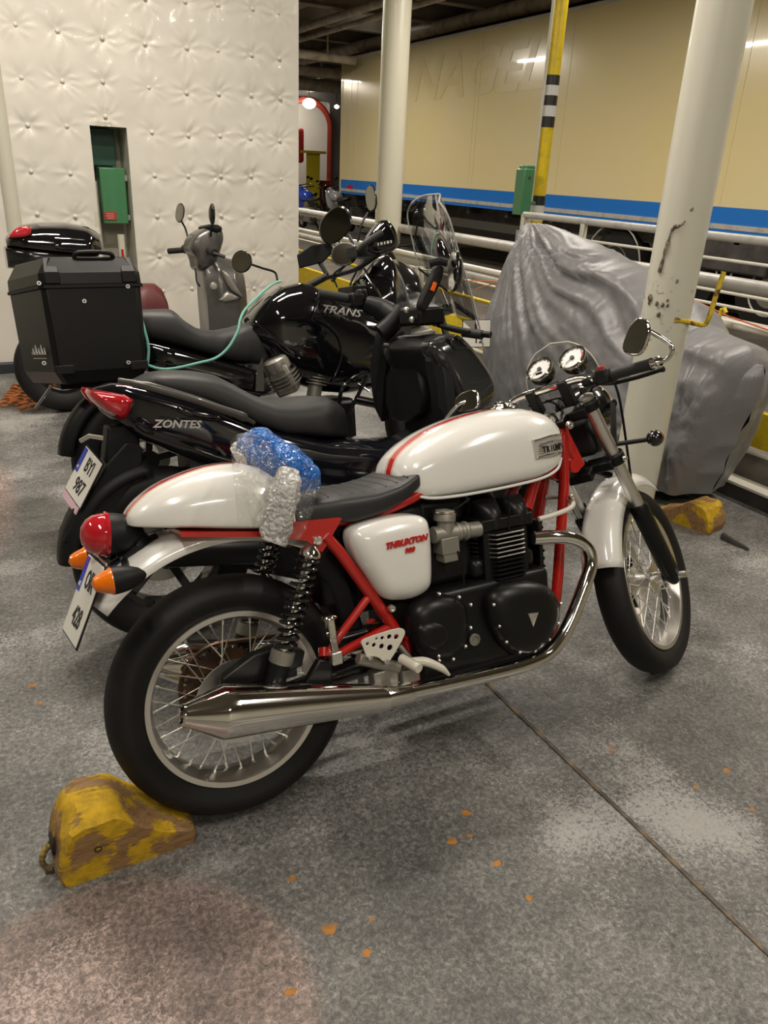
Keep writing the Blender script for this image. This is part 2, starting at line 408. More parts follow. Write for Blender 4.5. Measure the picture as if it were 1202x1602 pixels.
for (a, b) in (((834, 690), (888, 679)), ((842, 696), (889, 688)), ((838, 716), (888, 708))):
    pa, pb = P([a, b], -.14); pth = []
    for i in range(9):
        x = pa[0]+(pb[0]-pa[0])*i/8; z = pa[1]+(pb[1]-pa[1])*i/8+.004*sin(pi*i/8); pth.append((x, tank_y(x, z)-.007, z))
    fm.tube(pth, .0022, 6)
for k in range(4):
    pa, pb = P([(841, 699+k*3.6), (849, 698+k*3.6)], -.14); fm.rod((pa[0], tank_y(*pa)-.006, pa[1]), (pb[0], tank_y(*pb)-.006, pb[1]), .0012, 6)
fm.build('badge_ribs', CHROME, bd)
chars = 'TRIUMPH'
for k, ch in enumerate(chars):
    u = 851+k*5.9; v = 704.0-k*1.15; x, z = P([(u, v)], -.14)[0]; y = tank_y(x, z)-.0068; y2 = tank_y(x+.02, z)-.0068; y3 = tank_y(x, z+.01)-.0068
    text(ch, .026, (x, y, z), (.02, y2-y, 0.003), (0, y3-y, .01), INK, bd, ext=.0006, bold=.0009, sx=.78)

# seat + cowl
zb_s = [(.17, .745), (.24, .733), (.34, .721), (.42, .732), (.48, .752), (.53, .775), (.57, .800)]
zt_s = [(.17, .780), (.22, .800), (.30, .803), (.40, .800), (.47, .808), (.53, .826), (.585, .845)]
sr = []
for i in range(33):
    x = .17+(.565-.17)*i/32; wd = lerp1([(.17, .118), (.3, .134), (.42, .134), (.50, .128), (.54, .115), (.558, .095), (.565, .06)], x)
    zb = lerp1(zb_s, x); zt = lerp1(zt_s, x)
    sr.append(superring(x, zb, zt, wd, nu=3.6, nl=6, k=.45, n=36))
seat = MB().loft(sr).build('seat', LEATH, bike, ang=60, sub=1)
rib = MB()
for k in range(9):
    x = .245+k*.033; pth = []
    for j in range(13):
        y = -.105+.21*j/12; t = abs(y)/.134; zt = lerp1(zt_s, x); zb = lerp1(zb_s, x); zc = zb+(zt-zb)*.45
        pth.append((x+.0, y, zc+(zt-zc)*(1-t**3.6)**(1/3.6)-.0012))
    rib.tube(pth, .0024, 6)
pth = []
for k in range(24):
    x = .2+.33*k/23; zt = lerp1(zt_s, x); zb = lerp1(zb_s, x); zc = zb+(zt-zb)*.45; wd = lerp1([(.17, .118), (.3, .134), (.42, .134), (.50, .128), (.54, .115)], x)
    pth.append((x, -wd*.93, zc+(zt-zc)*.60))
rib.tube(pth, .0018, 6); rib.tube([(a, -b, c) for a, b, c in pth], .0018, 6)
rib.build('seat_ribs', LEATH, seat)
cr = [(-.203, .795, .805, .03), (-.192, .790, .824, .060), (-.165, .786, .848, .082), (-.12, .779, .874, .100), (-.06, .770, .893, .113), (.0, .759, .904, .120), (.06, .749, .905, .124), (.11, .741, .896, .124), (.15, .734, .878, .122), (.178, .731, .850, .118), (.190, .738, .815, .112)]
cowl = MB().loft([superring(x, zb, zt, wd, nu=2.4, nl=7, k=.22, n=48) for x, zb, zt, wd in interp(cr, 4)]).build('seat_cowl', WSTR2, bike, ang=50)
# rear fender: swept sheet around the rear wheel
fen = []
for i in range(31):
    a = radians(60+(172-60)*i/30); r = .375+.028*max(0, (i-8)/22)**1.2 + .0; ring = []
    wd = .082
    for j in range(13):
        t = -1+2*j/12; ring.append((r_x := -(0-(r-.03*abs(t)**3.0*(1 if abs(t) < 1 else 1))*cos(a)), wd*t if abs(t) < 1 else wd*t, .31+(r-.045*abs(t)**3.5)*sin(a)))
    fen.append(ring)
def fender(a0, a1, rf, wd, cx, cz, drop=.045, n=30, e=3.5):
    m = MB(); rs = []
    for i in range(n+1):
        a = radians(a0+(a1-a0)*i/n); r = rf(i/n); ring = []
        for j in range(15):
            t = -1+2*j/14; rr = r-drop*abs(t)**e; ring.append((cx+rr*cos(a), wd*(abs(t)**.8)*(1 if t > 0 else -1), cz+rr*sin(a)))
        rs.append(ring)
    return m.loft(rs, ringclosed=False)
fender(58, 134, lambda t: .462-.012*t, .086, 0, .313, drop=.048).build('rear_fender', WHITE, bike, solid=.004, ang=60)
# tail: lamp housing, red lens
q = B(165, 836, 0)
MB().lathe([(.0505, 0), (.050, .018), (.046, .045), (.030, .075), (.006, .088)], q, (1, 0, -.12), n=32).build('tail_lamp_housing', MATTE, bike)
tl = MB().lathe([(.051, 0), (.050, -.012), (.046, -.028), (.036, -.043), (.02, -.053), (.002, -.056)], q, (1, 0, -.12), n=32).build('tail_lamp_lens', REDL, bike)
MB().lathe([(.0525, -.004), (.0545, 0), (.0525, .006)], q, (1, 0, -.12), n=32).build('tail_lamp_ring', REDL, tl)
br = MB().tube(smooth_path([q+V(.04, 0, -.01), B(215, 850, 0), B(200, 880, 0), B(180, 895, 0)]), [.03]*6+[.034]*6+[.028]*7, 14)
br.tube([B(190, 880, 0), B(225, 860, 0), B(250, 850, 0)], .028, 12)
br.build('tail_bracket', MATTE, bike)
# plate
n0, n1 = B(163, 888, -.085), B(118, 1014, -.085); f0, f1 = B(140, 866, .085), B(98, 985, .085)
cpl = (n0+n1+f0+f1)/4; dn = ((n1-n0)+(f1-f0)).normalized(); sd = ((n0-f0)+(n1-f1)).normalized(); dn = (dn-sd*dn.dot(sd)).normalized(); nm = sd.cross(dn)*-1
hl = (n1-n0).length/2; hw_ = .088
Rp = Matrix((sd, dn, nm)).transposed()
def licence_plate(parent, c, sd, dn, hw, hl, l1, l2, blue=True, s=.062, gap=.22, frame=True, name='licence_plate'):
    nm = dn.cross(sd); R = Matrix((sd, dn, nm)).transposed()
    p = MB().box(c, (2*hw, 2*hl, .003), R).build(name, PLATE, parent, bevel=.003)
    o = c+nm*.0018
    if blue: MB().box(c+nm*.0012-sd*(hw-.019)-dn*(hl-.045), (.034, .084, .002), R).build('blue_band', PBLUE, p)
    text(l1, s, o-dn*hl*.47+sd*(.018 if blue else 0), sd, -dn, INK, p, bold=.0012, sx=.82)
    text(l2, s, o+dn*hl*.45+sd*.012, sd, -dn, INK, p, bold=.0012, sx=.95)
    text('GR', .014, o-sd*(hw-.019)-dn*(hl-.07)+nm*.001, sd, -dn, PLATE, p)
    if frame: MB().box(c-nm*.003, (2*hw+.008, 2*hl+.008, .003), R).build('plate_backing', MATTE, p)
    return p
licence_plate(bike, cpl, sd, dn, hw_, hl, 'OIK', '428')
MB().tube([f0+V(.006, -.002, .006), n0+V(.006, .004, .006), n0+V(.002, .002, -.02)], .003, 8).build('plate_clip', SCHROME, bike)
# indicators rear
def indicator(parent, c, d, r, L, mtx=None, lens=AMBER, stalk=None, name='turn_signal'):
    g = empty(name, parent=parent)
    if mtx is not None: g.matrix_local = mtx
    MB().lathe([(r, 0), (r*.99, L*.2), (r*.88, L*.5), (r*.6, L*.8), (r*.25, L*.96), (.001, L)], c, d, n=28).build('housing', MATTE, g)
    MB().lathe([(r, 0), (r*1.02, -L*.03), (r*.9, -L*.12), (r*.72, -L*.34), (r*.5, -L*.52), (.001, -L*.60)], c, d, n=28).build('lens', lens, g)
    if stalk: MB().tube(stalk, .009, 10).build('stalk', MATTE, g)
    return g
qi = B(176, 909, -.17); indicator(bike, qi, (1, .0, .02), .030, .072, stalk=[qi+V(.03, .01, 0), V(qi.x+.05, -.03, qi.z+.01)])
qi = B(136, 874, .13); indicator(bike, qi, (1, .0, .02), .030, .072, stalk=[qi+V(.03, -.01, 0), V(qi.x+.05, .03, qi.z+.01)])

# red frame
fr = MB(); YN = .125
def bt(u, v, y): return B(u, v, y)
for s_ in (-1, 1):
    def Q(u, v, y=-YN): p = B(u, v, y); return V(p.x, p.y*-s_ if s_ > 0 else p.y, p.z)
    fr.tube([Q(508, 838), Q(530, 862), Q(600, 958), Q(622, 990)], .0155, 14)
    fr.tube([Q(578, 932), Q(523, 1006)], .011, 12)
    fr.tube([Q(615, 978), Q(535, 1020), Q(508, 1026)], .012, 12)
    fr.rod(Q(508, 1014, -YN-.01), Q(508, 1028, -YN-.02)+V(0, 0, .0), .016, 14)
    fr.tube([V(.10, s_*.085, .742), V(.17, s_*.09, .735), V(.40, s_*.085, .722), V(.52, s_*.095, .755), V(.58, s_*.09, .775)], .014, 12)
    fr.prism([(.13, .755), (.30, .745), (.265, .70), (.235, .665), (.20, .70), (.15, .715)], s_*.108, s_*.132)
    # cradle + down tubes
    fr.tube(smooth_path([V(1.10, s_*.03, .86), V(1.085, s_*.045, .72), V(1.05, s_*.06, .56), V(1.01, s_*.07, .36), V(.97, s_*.080, .26), V(.85, s_*.08, .225), V(.6, s_*.08, .225), V(.50, s_*.09, .27), V(.46, s_*.10, .38)]), .0165, 14)
fr.tube([V(1.03, -.02, .82), V(.93, -.055, .66)], .017, 12); fr.tube([V(1.03, .02, .82), V(.93, .055, .66)], .017, 12)
fr.rod(V(1.14, 0, .80), V(.60, 0, .80), .022, 14)
fr.rod(F.fk(.86, 0, 0), F.fk(1.01, 0, 0), .029, 20)
fr.prism([(1.02, .86), (1.13, .885), (1.145, .79), (1.09, .72), (1.05, .74)], -.022, .022)
fr.rod(V(1.125, -.055, .765), V(1.125, .055, .765), .022, 16)
fr.build('frame', RED, bike, ang=40)
MB().prism([(-.10, .772), (.155, .730), (.155, .716), (-.10, .760)], -.118, .118).build('cowl_mount', RED, bike)
bts = MB()
for (u, v, y, r) in ((497, 846, -.135, .012), (613, 952, -.15, .010), (432, 1066, -.15, .012), (892, 665, -.06, .012), (895, 778, -.09, .010)):
    p = B(u, v, y); bts.lathe([(r, .006), (r, -.004), (r*.8, -.007), (r*.45, -.007), (r*.4, -.004), (.001, -.004)], p, (0, 1, 0), n=16)
build_split(bts, 'frame_bolt', SCHROME, bike)

# side panel
so = chaikin(P([(553, 848), (558, 828), (598, 815), (640, 807), (672, 808), (681, 825), (684, 905), (680, 926), (655, 941), (620, 944), (603, 938), (585, 910), (565, 880)], -.17), 2)
sp_ = MB().pillow(so, -.10, -.178, rim=.45, shr=.5, steps=6).build('side_panel', WHITE, bike, ang=60)
p0 = B(636, 848, -.181); text('THRUXTON', .0215, p0, (1, 0, .035), (0, 0, 1), REDT, sp_, ext=.0008, shear=.35, bold=.0014, sx=1.02)
p0 = B(641, 861, -.181); text('900', .0185, p0, (1, 0, .03), (0, 0, 1), REDT, sp_, ext=.0008, shear=.3, bold=.001, sx=1.05)

# heel guard plate with holes: outline + holes bridged with boolean-free ring grid
def holed_plate(out, holes, y0, y1, name, mat, parent):
    bm = bmesh.new(); ed = []
    def loop(pts):
        vs = [bm.verts.new((x, y0, z)) for x, z in pts]
        for i in range(len(vs)): ed.append(bm.edges.new((vs[i], vs[(i+1) % len(vs)])))
    loop(out)
    for (x, z, r) in holes: loop([(x+r*cos(2*pi*k/14), z+r*sin(2*pi*k/14)) for k in range(14)])
    bmesh.ops.triangle_fill(bm, edges=ed, use_beauty=True, use_dissolve=False)
    for f in list(bm.faces):
        c = f.calc_center_median()
        if any((c.x-x)**2+(c.z-z)**2 < (r*.9)**2 for x, z, r in holes): bm.faces.remove(f)
    ex = bmesh.ops.extrude_face_region(bm, geom=bm.faces[:]); vs = [g for g in ex['geom'] if isinstance(g, bmesh.types.BMVert)]
    bmesh.ops.translate(bm, verts=vs, vec=(0, y1-y0, 0)); bmesh.ops.recalc_face_normals(bm, faces=bm.faces)
    me = bpy.data.meshes.new(name); bm.to_mesh(me); bm.free(); me.materials.append(mat); o = link(bpy.data.objects.new(name, me)); o.parent = parent
    m = o.modifiers.new('b', 'BEVEL'); m.width = .0012; m.segments = 2; m.limit_method = 'ANGLE'
    return o
YB = -.20
ho = chaikin(P([(564, 1004), (572, 998), (622, 982), (633, 984), (634, 993), (613, 1030), (606, 1036), (598, 1034), (594, 1029), (582, 1026), (576, 1031), (572, 1024), (568, 1012)], YB), 1)
hs = [(*P([(u, v)], YB)[0], r) for u, v, r in ((575, 1007, .0045), (585, 1009, .0055), (597, 1011, .0068), (610, 1013, .0080), (589, 999, .0035), (598, 998, .0048), (609, 996, .0062), (620, 996, .0068))]
hg = holed_plate(ho, hs, YB+.004, YB-.002, 'heel_plate', IVORY, bike)
bb = MB()
for (u, v) in ((579, 1029), (604, 1034)): bb.lathe([(.006, 0), (.006, -.004), (.003, -.005), (.001, -.005)], B(u, v, YB-.003), (0, 1, 0), n=14)
build_split(bb, 'plate_screw', SCHROME, hg)
# passenger peg (folded up), chrome
pg = empty('passenger_peg', parent=bike); a = B(515, 966, -.165); b = B(523, 1020, -.165)
MB().beam(a, b, .020, .024, up=(0, 1, 0)).build('peg_bar', CHROME, pg, bevel=.004)
MB().ell(a, (.022, .016, .009), 20, 8).build('peg_end', CHROME, pg)
m_ = MB()
for k in range(3): m_.rod(a+(b-a)*(.25+.2*k)+V(0, -.008, 0), a+(b-a)*(.25+.2*k)+V(0, -.014, 0), .004, 10)
m_.build('peg_studs', SCHROME, pg)
MB().box(B(525, 1028, -.16), (.03, .03, .035)).build('peg_hinge', SCHROME, pg, bevel=.004)
# rider peg + brake lever + linkage
rp = MB().tube([B(628, 1030, -.21), B(656, 1046, -.27)], .0125, 12); 
for k in range(6):
    c = B(628, 1030, -.21).lerp(B(656, 1046, -.27), (k+.5)/6); rp.lathe([(.0135, -.002), (.0135, .002)], c, (B(656, 1046, -.27)-B(628, 1030, -.21)), n=12)
rp.build('rider_peg', IVORY, bike)
MB().tube(smooth_path([B(640, 1035, -.20), B(665, 1035, -.215), B(690, 1045, -.225), B(703, 1056, -.225)]), [.010, .010, .011, .011, .0115, .012, .012, .012, .0115, .011, .0105, .01, .01, .009, .008, .007, .006, .005, .004], 10).build('brake_pedal', IVORY, bike)
lk_ = MB(); lk_.rod(B(560, 1030, -.17), B(625, 1045, -.17), .016, 12); lk_.box(B(600, 1060, -.16), (.07, .04, .05)); lk_.box(B(640, 1055, -.18), (.05, .03, .035)); lk_.rod(B(625, 1010, -.16), B(650, 1040, -.17), .008, 8)
lk_.build('pedal_linkage', DALU, bike, bevel=.004)
MB().box(B(645, 1052, -.175), (.035, .03, .05)).build('pedal_mount', RED, bike, bevel=.006)
# swing arm, chain, rear inner fender, battery box (black masses)
sw = MB()
for s_ in (-1, 1):
    sw.tube([V(.44, s_*.09, .335), V(.2, s_*.10, .325), V(-.03, s_*.115, .315)], [.03, .026, .022], 12)
    sw.box(V(0, s_*.115, .313), (.10, .012, .05))
sw.rod(V(.44, -.12, .335), V(.44, .12, .335), .026, 16)
sw.build('swing_arm', BLK, bike, bevel=.003)
cal = MB(); cal.prism(P([(395, 1022), (430, 1010), (475, 1016), (470, 1040), (420, 1060), (365, 1075), (340, 1085), (345, 1060)], -.11), -.09, -.125); cal.prism(P([(470, 1080), (500, 1030), (520, 1035), (520, 1085)], -.15), -.13, -.155)
cal.box(B(425, 1050, -.10), (.12, .045, .045)); cal.build('brake_caliper', SATIN, bike, bevel=.005)
MB().lathe([(.0, -.14), (.014, -.14), (.014, -.128), (.02, -.128), (.02, -.118)], (0, 0, RR), n=16).build('axle_nut', SCHROME, bike)
ch = MB(); out = []
for k in range(60):
    t = k/60*2*pi
    c0 = V(0, 0, RR); r = .108
out = [(.115*cos(a), RR+.115*sin(a)) for a in [radians(85+190*k/24) for k in range(25)]]+[(.47, .315), (.50, .33), (.50, .36), (.47, .375)]
inn = [(x*1.0, z) for x, z in out]
pc = smooth_path([V(x, .07, z) for x, z in out+[out[0]]], 3); ch.tube(pc, .007, 6); ch.build('drive_chain', CHAINM, bike)
blk = MB(); blk.bx(.34, .56, -.085, .085, .47, .73); blk.bx(.25, .36, -.07, .07, .50, .74); blk.prism([(.15, .74), (.30, .74), (.34, .52), (.36, .42), (.30, .42), (.27, .55)], -.075, .075)
blk.build('battery_box', MATTE, bike, bevel=.012)
# shocks
def shock(parent, top, bot, name='rear_shock'):
    g = empty(name, parent=parent); d = (bot-top); L = d.length; dn_ = d.normalized()
    MB().rod(top, bot, .011, 14).build('damper_rod', CHROME, g)
    MB().lathe([(.001, -.0), (.012, -.002), (.026, .012), (.028, .022), (.026, .026), (.001, .028)], top, dn_, n=24).build('top_cap', CHROME, g)
    ref = V(0, 1, 0); u = dn_.cross(ref).normalized(); v = dn_.cross(u); pts = []; turns = 12; s0, s1 = .03, L*.74
    for k in range(turns*18+1):
        t = k/(turns*18); a = 2*pi*turns*t; pts.append(top+dn_*(s0+(s1-s0)*t)+u*(.026*cos(a))+v*(.026*sin(a)))
    MB().tube(pts, .0048, 8).build('coil_spring', BLK, g)
    MB().lathe([(.0, 0), (.030, 0), (.030, .028), (.028, .032), (.0, .032)], top+dn_*(L*.74), dn_, n=24).build('preload_collar', DALU, g)
    MB().lathe([(.0, 0), (.026, 0), (.026, .055), (.015, .065), (0, .066)], top+dn_*(L*.74+.03), dn_, n=24).build('damper_body', SATIN, g)
    return g
shock(bike, B(489, 855, -.15), B(428, 1075, -.15)); qa = B(489, 855, -.15); qb = B(428, 1075, -.15)
shock(bike, V(qa.x, .125, qa.z), V(qb.x, .125, qb.z))

# exhausts
for s_ in (-1, 1):
    def Y(p): return V(p.x, p.y*(-s_), p.z)
    a = B(286, 1119, -.20); b = B(346, 1118, -.20); c = B(600, 1091, -.20); d = (c-a).normalized()
    L1 = (b-a).length; L2 = (c-a).length
    prof = [(.001, .03), (.015, .03), (.017, -.002), (.022, -.004), (.026, 0), (.027, .006), (.0625, L1), (.0632, L1+.006), (.062, L1+.03), (.0345, L2), (.035, L2+.004), (.029, L2+.008)]
    MB().lathe(prof, Y(a), Y(c)-Y(a), n=48).build('muffler', CHROME, bike, ang=25)
    j = B(640, 1083, -.195)
    MB().lathe([(.0275, 0), (.0285, .004), (.0285, (j-c).length), (.024, (j-c).length+.004)], Y(c), Y(j)-Y(c), n=32).build('muffler_clamp', CHROME, bike)
    pth = smooth_path([Y(c), Y(j), Y(B(750, 1059, -.19)), Y(B(822, 1040, -.185)), Y(B(862, 1019, -.18)), Y(B(890, 978, -.175)), Y(B(915, 915, -.165)), Y(B(925, 880, -.155)), Y(B(918, 856, -.145)), Y(B(897, 843, -.135)), Y(B(868, 840, -.12)), Y(B(835, 842, -.10))], 6)
    MB().tube(pth, .0205, 20).build('exhaust_pipe', CHROME, bike)

# engine
en = empty('engine', parent=bike)
cs = MB(); cs.bx(.47, .93, -.15, .15, .25, .50); cs.bx(.60, .90, -.13, .13, .20, .30); cs.bx(.68, .90, -.125, .125, .50, .56)
cs.build('crankcase', SATIN, en, bevel=.02, bs=3)
fn = MB(); fedge = MB()
z0, z1 = .492, .632
fn.bx(.715, .865, -.135, .135, z0, z1)
for k in range(11):
    z = z0+(z1-z0)*(k+.3)/11; o_ = chaikin([(.70, -.155), (.885, -.155), (.885, .155), (.70, .155)], 1)
    gr = .005*(k/10)
    rg = [[(x, y, z) for x, y in o_], [(x, y, z+.0045) for x, y in o_]]; fn.loft(rg)
    if k > 4:
        pth = [(x+(x-.79)*.01, y*1.004, z+.0022) for x, y in o_]; fedge.tube(pth+[pth[0]], .0019, 5)
fn.build('cylinder_fins', SATIN, en, ang=30); fedge.build('fin_edges', SCHROME, en)
hd = MB()
for (x, s_) in ((.755, 1), (.845, 1)):
    for sy in (-1, 1): hd.loft([superring_ for superring_ in [[(x+.008+.04*cos(t), sy*.075+(.068*(1-((zz-.66)/.075)**4*.7))*sin(t)*1.0, zz-.02) for t in [2*pi*k/20 for k in range(20)]] for zz in (.655, .685, .70, .715, .725, .732)]])
hd.bx(.71, .885, -.14, .14, .635, .668); hd.build('cam_cover', SATIN, en, bevel=.006)
cov1 = chaikin(P([(771, 958), (775, 932), (796, 918), (830, 912), (866, 916), (886, 938), (889, 966), (877, 1000), (856, 1025), (828, 1034), (802, 1024), (782, 994)], -.205), 2)
a1 = MB().pillow(cov1, -.14, -.205, rim=.35, shr=.55, steps=6).build('clutch_cover', SATIN, en, ang=60)
cov2 = chaikin(P([(648, 975), (655, 952), (680, 936), (715, 934), (738, 945), (742, 975), (738, 1005), (728, 1030), (700, 1038), (670, 1034), (655, 1010)], -.195), 2)
MB().pillow(cov2, -.14, -.195, rim=.35, shr=.5, steps=6).build('sprocket_cover', SATIN, en, ang=60)
cov3 = chaikin(P([(652, 985), (672, 972), (705, 978), (712, 1000), (690, 1022), (662, 1015)], -.205), 2)
MB().pillow(cov3, -.18, -.208, rim=.2, shr=.7, steps=5).build('cover_boss', SATIN, en, ang=60)
# triangular badge
tb = P([(826, 960), (842, 958), (834, 981)], -.207)
def tri_ring(t, y, k, d):
    cx = sum(p[0] for p in t)/len(t); cz = sum(p[1] for p in t)/len(t); inn = [(cx+(x-cx)*k, cz+(z-cz)*k) for x, z in t]; m = MB()
    o0 = [(x, y, z) for x, z in t]; o1 = [(x, y-d, z) for x, z in t]; i1 = [(x, y-d, z) for x, z in inn]; i0 = [(x, y-d*.3, z) for x, z in inn]
    return m.loft([o0, o1, i1, i0])
tbo = tri_ring(tb, -.2045, .74, .005).build('cover_badge', SCHROME, a1)
cx = sum(p[0] for p in tb)/3; cz = sum(p[1] for p in tb)/3
text('TRIUMPH', .0062, (cx, -.2085, cz+.004), (1, 0, .05), (0, 0, 1), SCHROME, tbo, ext=.0003)
bl = MB()
for u, v in ((796, 932), (827, 922), (856, 928), (877, 944), (873, 975), (859, 1000), (837, 1018), (813, 1020), (792, 1004), (781, 979), (772, 946), (687, 929), (718, 934), (736, 946), (736, 982), (728, 1011), (709, 1031), (686, 1026), (687, 1033)):
    bl.ell(B(u, v, -.186), (.0058, .008, .0058), 10, 6)
build_split(bl, 'cover_bolt', SCHROME, en)
MB().lathe([(.017, 0), (.017, -.008), (.013, -.009), (.0125, -.004), (.001, -.004)], B(741, 1000, -.155), (0, 1, 0), n=24).build('oil_plug', DALU, en)
# carburettors
for s_ in (-1, 1):
    cb = MB(); q = B(697, 835, -.125); yy = q.y*(-s_)
    cb.lathe([(.0, 0), (.030, 0), (.030, .022), (.026, .03), (.001, .034)], V(q.x, yy, q.z+.035), (.15, 0, 1), n=24)
    cb.lathe([(.024, 0), (.024, .04)], V(q.x, yy, q.z-.0), (.1, 0, 1), n=20, cap=True)
    cb.box(V(q.x, yy, q.z-.03), (.055, .05, .045)); cb.box(V(q.x, yy, q.z-.06), (.045, .045, .03))
    cb.lathe([(.023, -.05), (.023, .02), (.027, .022), (.027, .032), (.022, .034), (.022, .044), (.027, .046), (.027, .056), (.022, .058), (.022, .10)], V(q.x+.01, yy, q.z), (1, 0, -.05), n=24, cap=True)
    cb.build('carburettor', DALU, en, bevel=.004)
    MB().lathe([(.0235, .001), (.0315, .001), (.0315, -.004), (.0235, -.005)], V(q.x+.0, yy, q.z+.062), (.15, 0, 1), n=24, closed=True).build('carburettor_ring', CHROME, en)
hs_ = MB(); hs_.tube(smooth_path([B(705, 800, -.12), B(722, 790, -.13), B(735, 780, -.13)]), .003, 6); hs_.tube(smooth_path([B(716, 862, -.15), B(724, 880, -.15), B(726, 915, -.15)]), .003, 6); hs_.tube(smooth_path([B(797, 765, -.14), B(797, 800, -.14), B(796, 830, -.14)]), .003, 6)
hs_.tube(smooth_path([B(668, 940, -.15), B(672, 965, -.15), B(660, 985, -.16), B(648, 1000, -.16)]), .008, 8)
build_split(hs_, 'hose', MATTE, en)
al = MB().tube(smooth_path([B(843, 812, -.12), B(865, 806, -.125), B(892, 795, -.12), B(896, 785, -.08), B(880, 778, -.02), B(855, 778, .03)]), .0075, 12).build('crossover_pipe', IVORY, en)
oc = MB()
for k in range(9): oc.bx(.955, .985, -.06, .10, .40+k*.024, .408+k*.024)
oc.bx(.962, .98, -.06, .10, .38, .62); oc.rod(V(.96, -.07, .38), V(.96, -.07, .63), .007, 8); oc.build('oil_cooler', SATIN, en)
MB().bx(.50, .70, -.10, .10, .50, .66).build('intake_block', MATTE, en, bevel=.02)
MB().bx(.55, .70, -.07, .07, .66, .74).build('airbox', MATTE, en, bevel=.02)

# ---------- front end (turned with the steering) ----------
fk = F.fk
for s_ in (-1, 1):
    y = s_*.098
    g = empty('fork_leg', parent=bike); g.matrix_local = S
    MB().rod(fk(.60, .069, y), fk(1.035, .069, y), .0205, 24).build('fork_tube', SCHROME, g)
    MB().tube([fk(.635, .069, y), fk(.62, .069, y), fk(.60, .069, y), fk(.36, .069, y), fk(.325, .069, y), fk(.30, .072, y)], [.024, .031, .030, .030, .026, .016], 24).build('fork_slider', SATIN, g)
    MB().lathe([(.0, .012), (.014, .011), (.024, .004), (.024, -.004)], fk(1.045, .069, y), F.ax, n=24).build('fork_cap', ALU, g)
    MB().rod(fk(.3257, .0693, y*1.5), fk(.3257, .0693, y*.6), .012, 14).build('axle_clamp', SCHROME, g)
    MB().beam(fk(.66, .10, y), fk(.50, .105, y*.95), .016, .022).build('fender_brace', SATIN, g)
for t, nm, th in ((1.02, 'top_yoke', .03), (.82, 'lower_yoke', .036)):
    y_ = MB()
    for s_ in (-1, 1):
        y_.lathe([(.022, -th/2), (.031, -th/2), (.031, th/2), (.022, th/2)], fk(t, .069, s_*.098), F.ax, n=24, closed=True)
        y_.box(fk(t, .045, s_*.055), (.05, .09, th*.85), Matrix((F.pp, V(0, 1, 0), F.ax)).transposed())
    y_.box(fk(t, .02, 0), (.08, .08, th*.85), Matrix((F.pp, V(0, 1, 0), F.ax)).transposed())
    y_.build(nm, SATIN, bike, mtx=S, bevel=.004)
MB().lathe([(.0, .01), (.016, .009), (.018, 0), (.018, -.01)], fk(1.045, .0, 0), F.ax, n=16).build('stem_nut', CHROME, bike, mtx=S)
bs_ = MB()
for s_ in (-1, 1): bs_.lathe([(.008, 0), (.008, -.01), (.001, -.011)], fk(.82, .05, s_*.131), (0, -s_*-1 if 0 else 1, 0), n=12)
build_split(bs_, 'yoke_bolt', SCHROME, bike, mtx=S)
